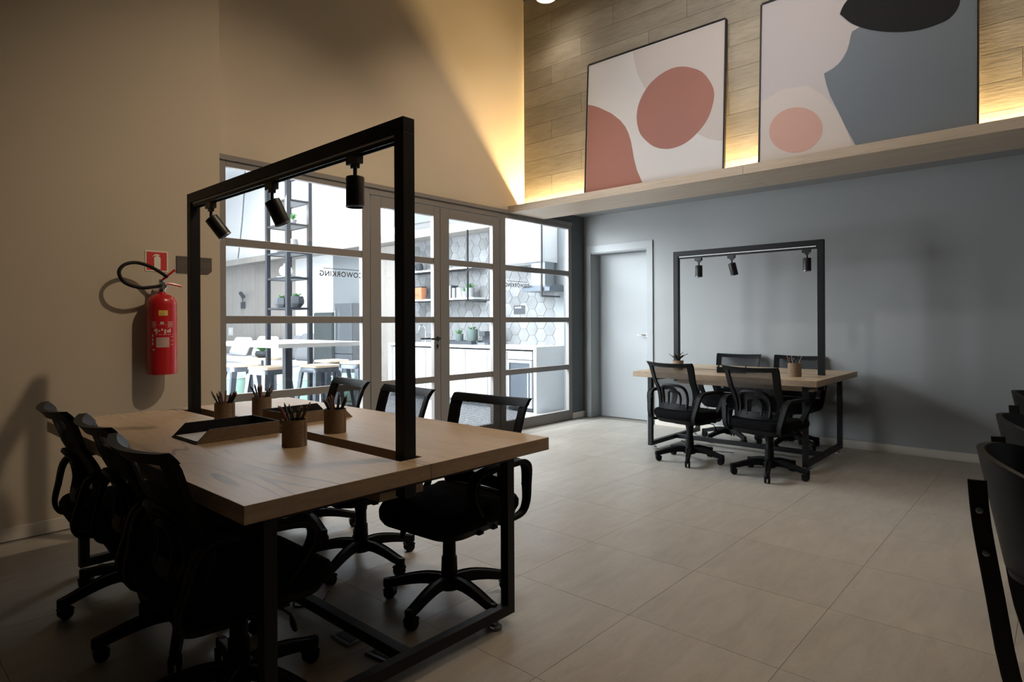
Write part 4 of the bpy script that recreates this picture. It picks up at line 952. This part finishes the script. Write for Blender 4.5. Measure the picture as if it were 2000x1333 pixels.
for k, (y, hgt, th, m_, lb) in enumerate([(7.36, 0.205, 0.028, 'charcoal', 'dark grey'), (7.325, 0.20, 0.022, 'paper', 'white'), (7.29, 0.205, 0.030, 'charcoal', 'second dark grey'), (7.25, 0.16, 0.030, 'paper', 'short white'), (7.215, 0.155, 0.020, 'pale_pot', 'short pale grey'), (7.185, 0.150, 0.022, 'charcoal', 'short dark grey'), (7.15, 0.165, 0.026, 'paper', 'end white')]):
    b0 = empty('book', (6.73, y, S1), label=lb + ' book standing upright on the lower wall shelf', cat='book', group='books on the lower wall shelf')
    mb = MB(); mb.box(-0.07, -0.067, -th / 2, th / 2, 0, hgt); mb.box(-0.067, 0.07, -th / 2, -th / 2 + 0.002, 0, hgt); mb.box(-0.067, 0.07, th / 2 - 0.002, th / 2, 0, hgt); mb.build('cover', m_, b0)
    B(-0.066, 0.067, -th / 2 + 0.0022, th / 2 - 0.0022, 0.003, hgt - 0.003).build('page_block', 'paper', b0)
c = empty('jug', (6.74, 8.17, S2), label='dark jug on the upper wall shelf', cat='jug')
MB().lathe([(0.045, 0), (0.07, 0.05), (0.06, 0.11), (0.04, 0.14), (0.045, 0.165), (0.040, 0.165), (0.035, 0.14)], 20).build('body', 'charcoal', c)
MB().tube(smooth_path([(0.0, 0.055, 0.12), (0.0, 0.10, 0.115), (0.0, 0.10, 0.06), (0.0, 0.064, 0.045)], 4), 0.007, 8).build('handle', 'charcoal', c)
for k, (y, lb) in enumerate([(7.16, 'small grey tumbler on the upper wall shelf, first of three'), (7.07, 'small grey tumbler on the upper wall shelf, between two others'), (6.95, 'wide dark bowl at the end of the upper wall shelf')]):
    c = empty('tumbler' if k < 2 else 'bowl', (6.73, y, S2), label=lb, cat='cup' if k < 2 else 'bowl')
    r = 0.03 if k < 2 else 0.05
    MB().lathe([(r * .8, 0), (r, 0.085), (r * .93, 0.085), (r * .72, 0.006)], 18).build('cup_wall', 'steel' if k < 2 else 'charcoal', c)
c = empty('decor_knot', (6.72, 7.93, S1), label='small dark knotted ornament beside the orange tin', cat='ornament')
MB().tube(smooth_path([(0, 0.05, 0.008), (0, -0.04, 0.02), (0.01, 0.03, 0.05), (0, -0.05, 0.06), (0, 0.01, 0.085), (0.01, 0.05, 0.04), (0, -0.02, 0.008)], 5), 0.009, 8).build('twisted_rope', 'charcoal', c)
# on the worktop
ZT = 0.8855
c = empty('serving_tray', (6.50, 6.86, ZT), label='charcoal serving tray on the white worktop', cat='tray')
mb = MB(); mb.box(-0.14, 0.14, -0.33, 0.33, 0, 0.006); mb.box(-0.14, -0.132, -0.33, 0.33, 0.006, 0.055); mb.box(0.132, 0.14, -0.33, 0.33, 0.006, 0.055); mb.box(-0.132, 0.132, -0.33, -0.322, 0.006, 0.055); mb.box(-0.132, 0.132, 0.322, 0.33, 0.006, 0.055)
mb.build('tray_body', 'charcoal', c)
pot_plant((6.50, 6.93, ZT + 0.007), 0.060, 0.15, 'sage', 'small succulent in a sage green pot on the worktop tray', 22, 0.10, group=G1, seed=5, kind='straight')
pot_plant((6.55, 6.70, ZT + 0.007), 0.085, 0.22, 'sage', 'plant in the tall sage green pot on the worktop tray', 26, 0.09, group=G1, seed=6, kind='straight')
c = empty('coffee_machine', (6.55, 6.36, ZT), label='charcoal coffee machine beside the tray on the worktop', cat='coffee machine')
B(-0.05, 0.15, -0.09, 0.09, 0, 0.20).build('body', 'charcoal', c, bevel=0.008); B(-0.16, -0.05, -0.07, 0.07, 0.0, 0.035).build('drip_tray', 'steel', c, bevel=0.003)
B(-0.14, -0.05, -0.06, 0.06, 0.13, 0.20).build('brew_head', 'charcoal', c, bevel=0.006); MB().lathe([(0.04, 0.20), (0.045, 0.205), (0.045, 0.26), (0.03, 0.27)], 20, c=(0.05, -0.03, 0)).build('bean_hopper', 'paper', c)
c = empty('mug', (6.44, 6.47, ZT), label='small dark cup in front of the coffee machine', cat='cup'); MB().lathe([(0.022, 0), (0.032, 0.06), (0.028, 0.06), (0.018, 0.006)], 18).build('cup_wall', 'charcoal', c)
c = empty('faucet', (6.74, 8.02, ZT), label='slim chrome faucet at the far end of the worktop', cat='faucet')
MB().tube(smooth_path([(0, 0, 0), (0, 0, 0.22), (-0.05, 0, 0.29), (-0.12, 0, 0.27), (-0.14, 0, 0.21)], 5), 0.010, 10).build('spout', 'chrome', c); MB().lathe([(0.026, 0), (0.026, 0.012), (0.014, 0.016)], 16).build('base', 'chrome', c)
c = empty('wall_sign', (XL - 0.004, 6.06, 1.40), label='small dark notice on the hexagonal tiles under the wall cabinet', cat='sign')
B(-0.006, 0, -0.12, 0.10, -0.065, 0.065).build('plate', 'charcoal', c)
mb = MB()
for k in range(6): mb.box(-0.0068, -0.0058, 0.075 - 0.022 * k - 0.014, 0.075 - 0.022 * k, 0.025, 0.040 + 0.006 * (k % 2))
mb.build('white_lettering', 'paper', c)
# fridge
c = empty('fridge', (6.38, 9.85, 0), label='tall steel fridge against the grey lounge wall', cat='fridge')
B(-0.02, 0.46, -0.27, 0.27, 0.02, 1.58).build('body', 'steel', c, bevel=0.006); B(-0.06, -0.022, -0.27, 0.27, 0.66, 1.58).build('door', 'steel', c, bevel=0.008); B(-0.06, -0.022, -0.27, 0.27, 0.06, 0.645).build('drawer', 'steel', c, bevel=0.008)
MB().tube([(-0.085, 0.22, 0.80), (-0.085, 0.22, 1.45)], 0.011, 8).build('handle', 'chrome', c)
c = empty('cupboard', (6.30, 10.44, 0.0), label='dark grey cupboard beside the steel fridge', cat='cabinet')
B(0, 0.58, -0.28, 0.34, 0, 1.42).build('body', 'cupboard', c, bevel=0.004); B(-0.02, -0.001, -0.28, 0.34, 0.03, 1.41).build('door', 'cupboard', c, bevel=0.003)

# rack with shelves
RX, RY, RW, RD = 3.404, 6.40, 0.31, 0.51
rk = empty('display_rack', (RX, RY, 0), label='tall dark metal display rack from floor to ceiling in the lounge', cat='rack')
t = 0.045
for a in (0, RW - t):
    for b_ in (0, RD - t): B(a, a + t, b_, b_ + t, 0, 4.9).build('post', 'rack', rk)
RZ = [1.392, 1.735, 2.02, 2.335, 2.60, 2.92]
for z in RZ:
    mb = MB()
    mb.box(t, RW - t, 0.008, 0.026, z - 0.022, z); mb.box(t, RW - t, RD - 0.026, RD - 0.008, z - 0.022, z)
    mb.box(0.008, 0.026, t, RD - t, z - 0.022, z); mb.box(RW - 0.026, RW - 0.008, t, RD - t, z - 0.022, z)
    mb.build('shelf_frame', 'rack', rk); B(0.026, RW - 0.026, 0.026, RD - 0.026, z - 0.016, z - 0.002).build('shelf_plate', 'plate_grey', rk)
G2 = 'things on the display rack'
pot_plant((3.50, 6.70, RZ[0]), 0.085, 0.115, 'concrete', 'faceted grey planter with short green plants on the lowest rack shelf', 30, 0.06, group=G2, seed=8, kind='facet')
pot_plant((3.60, 6.56, RZ[0]), 0.095, 0.13, 'concrete', 'wider faceted grey planter with leafy plant on the lowest rack shelf', 30, 0.07, group=G2, seed=9, kind='facet')
pot_plant((3.58, 6.62, RZ[3]), 0.06, 0.07, 'pale_pot', 'small trailing green plant high on the rack', 34, 0.10, group=G2, seed=10)
c = empty('vase', (3.585, 6.60, RZ[2]), label='pale tapered vase on the middle rack shelf', cat='vase', group=G2); MB().lathe([(0.08, 0), (0.082, 0.004), (0.05, 0.16), (0.046, 0.16), (0.07, 0.006)], 24).build('vase_body', 'pale_pot', c)
c = empty('bowl', (3.50, 6.72, RZ[2]), label='small steel bowl beside the tapered vase on the rack', cat='bowl', group=G2); MB().lathe([(0.03, 0), (0.05, 0.03), (0.06, 0.07), (0.056, 0.07), (0.045, 0.032), (0.02, 0.006)], 24).build('bowl_body', 'steel', c)
c = empty('vase', (3.53, 6.66, RZ[1]), label='white ball vase on a rack shelf above the planters', cat='vase', group=G2); MB().lathe([(0.03, 0.030), (0.065, 0.055), (0.075, 0.095), (0.06, 0.135), (0.025, 0.155), (0.025, 0.175), (0.02, 0.175)], 24, c=(0, 0, -0.012)).build('vase_body', 'paper', c)
c = empty('book', (3.56, 6.64, RZ[1]), R(20), label='flat pale book under the white ball vase', cat='book', group=G2); B(-0.08, 0.08, -0.11, 0.11, 0, 0.017).build('cover', 'pale_pot', c)

# high table and stools
tb = empty('high_table', (2.92, 5.50, 0), label='white topped high table just behind the wide window', cat='table')
B(-0.41, 0.42, -0.63, 0.63, 1.005, 1.042).build('table_top', 'kwhite', tb, bevel=0.002)
B(-0.03, 0.03, -0.03, 0.03, 0, 1.005).build('pedestal', 'rack', tb); B(-0.15, 0.15, -0.15, 0.15, 0, 0.012).build('foot_plate', 'rack', tb)
def make_stool():
    root = empty('metal_stool')
    MB().rings([[Vector((p.x * s_, p.y * s_, z)) for p in rrect(0.31, 0.31, 0.05, 5)] for z, s_ in ((0.762, 0.97), (0.766, 1.0), (0.782, 1.0), (0.787, 0.97))]).build('seat', 'stoolwood', root)
    mb = MB(); mb.rings([[Vector((p.x * s_, p.y * s_, z)) for p in rrect(0.30, 0.30, 0.05, 5)] for z, s_ in ((0.715, 1.03), (0.755, 1.0), (0.761, 0.98))]); mb.build('apron', 'gun', root)
    for sx in (-1, 1):
        for sy in (-1, 1):
            mb = MB(); top = Vector((sx * 0.125, sy * 0.125, 0.72)); bot = Vector((sx * 0.205, sy * 0.205, 0.0)); rs = []
            for f_ in (0, 1):
                p = top.lerp(bot, f_); w_ = 0.032 - 0.012 * f_
                rs.append([p + Vector((sx * w_ * 0.7, sy * w_ * 0.7, 0)), p + Vector((-sx * w_, sy * w_ * 0.7, 0)), p + Vector((-sx * w_, sy * w_ * 0.4, 0)), p + Vector((sx * w_ * .3, sy * w_ * .3, 0)), p + Vector((sx * w_ * .4, -sy * w_, 0)), p + Vector((sx * w_ * .7, -sy * w_, 0))])
            mb.rings(rs, smooth=False); mb.build('leg', 'gun', root)
    mb = MB(); q = 0.175
    for a, b_ in (((-q, -q), (q, -q)), ((q, -q), (q, q)), ((q, q), (-q, q)), ((-q, q), (-q, -q))): mb.tube([(a[0], a[1], 0.25), (b_[0], b_[1], 0.25)], 0.008, 6)
    mb.build('foot_ring', 'gun', root)
    return root
st = make_stool()
for i, (x, y, rz, lb) in enumerate([(2.93, 5.87, 8, 'metal stool with wooden seat behind the high table, second from the left'), (2.93, 6.48, -5, 'metal stool with wooden seat at the left edge of the wide window'), (3.41, 5.74, 4, 'metal stool with wooden seat right of the rack post'), (3.93, 6.36, 0, 'metal stool with wooden seat farther back, right of the rack'), (3.96, 5.87, 12, 'metal stool with wooden seat beside the window mullion')]):
    o = st if i == 0 else copy_tree(st)
    o.location = (x, y, 0); o.rotation_euler = (0, 0, R(rz)); tag(o, lb, 'stool', 'metal stools with wooden seats')
# bench with cushions along the panelled wall
bn = empty('bench', (6.42, 13.6, 0), label='long low white bench along the panelled lounge wall', cat='bench')
B(-0.45, 0.46, -2.4, 3.2, 0.0, 0.36).build('base', 'kwhite', bn, bevel=0.01); B(-0.46, 0.46, -2.4, 3.2, 0.36, 0.46).build('seat_pad', 'cushion_w', bn, bevel=0.03)
def cushion(x, y, z, w_, h_, rz, tiltd, m_, lb, gr):
    o = empty('cushion', (x, y, z), label=lb, cat='cushion', group=gr); rs = []
    n = 9
    for i in range(n + 1):
        a = -math.pi / 2 + math.pi * i / n; th = 0.085 * math.sin(a); s_ = max(math.cos(a), 0.02) ** 0.35
        rs.append([Vector((th, p.x * s_, p.y * s_ + h_ / 2)) for p in rrect(w_, h_, w_ * 0.10, 5)])
    b_ = MB().rings(rs).build('cushion_body', m_, o); o.rotation_euler = (0, R(tiltd), R(rz)); return o
cushion(6.46, 11.30, 0.47, 0.95, 0.58, 8, 24, 'cushion', 'large dark grey cushion leaning at the near end of the bench', 'cushions on the bench')
cushion(6.50, 12.32, 0.47, 0.85, 0.52, -5, 22, 'cushion', 'large dark grey cushion next along the bench', 'cushions on the bench')
cushion(6.20, 12.05, 0.47, 0.45, 0.33, 20, 30, 'cushion_w', 'small white cushion in front of the grey ones', 'cushions on the bench')
cushion(6.50, 13.40, 0.47, 0.80, 0.50, 4, 24, 'cushion_w', 'large white cushion in the middle of the bench', 'cushions on the bench')
cushion(6.50, 14.60, 0.47, 0.70, 0.46, 4, 24, 'cushion_w', 'large white cushion at the far end of the bench', 'cushions on the bench')
cushion(6.22, 15.3, 0.47, 0.55, 0.38, 4, 28, 'cushion', 'grey cushion at the far end of the bench', 'cushions on the bench')
for x, y, lb in ((4.72, 8.55, 'mint green round pouf behind the right stools'), (4.10, 9.55, 'mint green round pouf behind the left stools'), (5.45, 8.35, 'mint green round pouf beside the window mullion')):
    c = empty('pouf', (x, y, 0), label=lb, cat='pouf', group='mint green poufs in the lounge')
    MB().lathe([(0.22, 0), (0.25, 0.03), (0.26, 0.2), (0.25, 0.38), (0.22, 0.42), (0.1, 0.43)], 28).build('body', 'mint', c); MB().lathe([(0.253, 0.385), (0.262, 0.39), (0.253, 0.395)], 28).build('piping', 'cushion_w', c)
c = empty('side_table', (4.97, 10.2, 0), label='small wooden side table carrying a bushy plant in the lounge', cat='table')
MB().lathe([(0.30, 0.60), (0.31, 0.605), (0.31, 0.63), (0.30, 0.635)], 32).build('table_top', 'stoolwood', c); MB().lathe([(0.18, 0), (0.18, 0.01), (0.02, 0.02), (0.02, 0.60)], 20).build('pedestal', 'gun', c)
pot_plant((4.97, 10.2, 0.636), 0.12, 0.11, 'charcoal', 'bushy green plant in a dark bowl on the lounge side table', 50, 0.14, seed=12, kind='round')
# wall lamp, switch, pendant
c = empty('wall_lamp', (XL - 0.012, 15.1, 1.72), label='small dark adjustable reading lamp on the panelled wall', cat='lamp')
B(-0.03, 0, -0.10, 0.10, -0.13, 0.03).build('wall_box', 'charcoal', c); MB().tube(smooth_path([(-0.02, 0, 0.02), (-0.05, -0.02, 0.16), (-0.12, -0.10, 0.22)], 4), 0.010, 8).build('arm', 'charcoal', c)
MB().tube([(-0.12, -0.10, 0.24), (-0.16, -0.34, 0.14)], 0.045, 14).build('lamp_head', 'charcoal', c)
c = empty('wall_switch', (XL - 0.012, 15.83, 1.02), label='white switch plate on the panelled wall', cat='switch'); B(-0.01, 0, -0.12, 0.12, -0.10, 0.10).build('plate', 'paper', c); B(-0.014, -0.01, -0.05, 0.05, -0.05, 0.05).build('rocker', 'white', c)
c = empty('pendant_cable', (3.40, 7.5, 4.9), label='thin dark cable hanging from the lounge ceiling', cat='cable')
MB().tube(smooth_path([(0.06, 0, 0), (0.05, 0, -1.2), (0.045, 0, -1.85), (0.01, 0, -2.4), (-0.045, 0, -2.89)], 5), 0.008, 6).build('cord', 'charcoal', c); MB().lathe([(0.06, 0), (0.06, -0.02), (0.03, -0.03)], 16, c=(0.06, 0, 0)).build('ceiling_rose', 'charcoal', c)
bpy.context.view_layer.update()
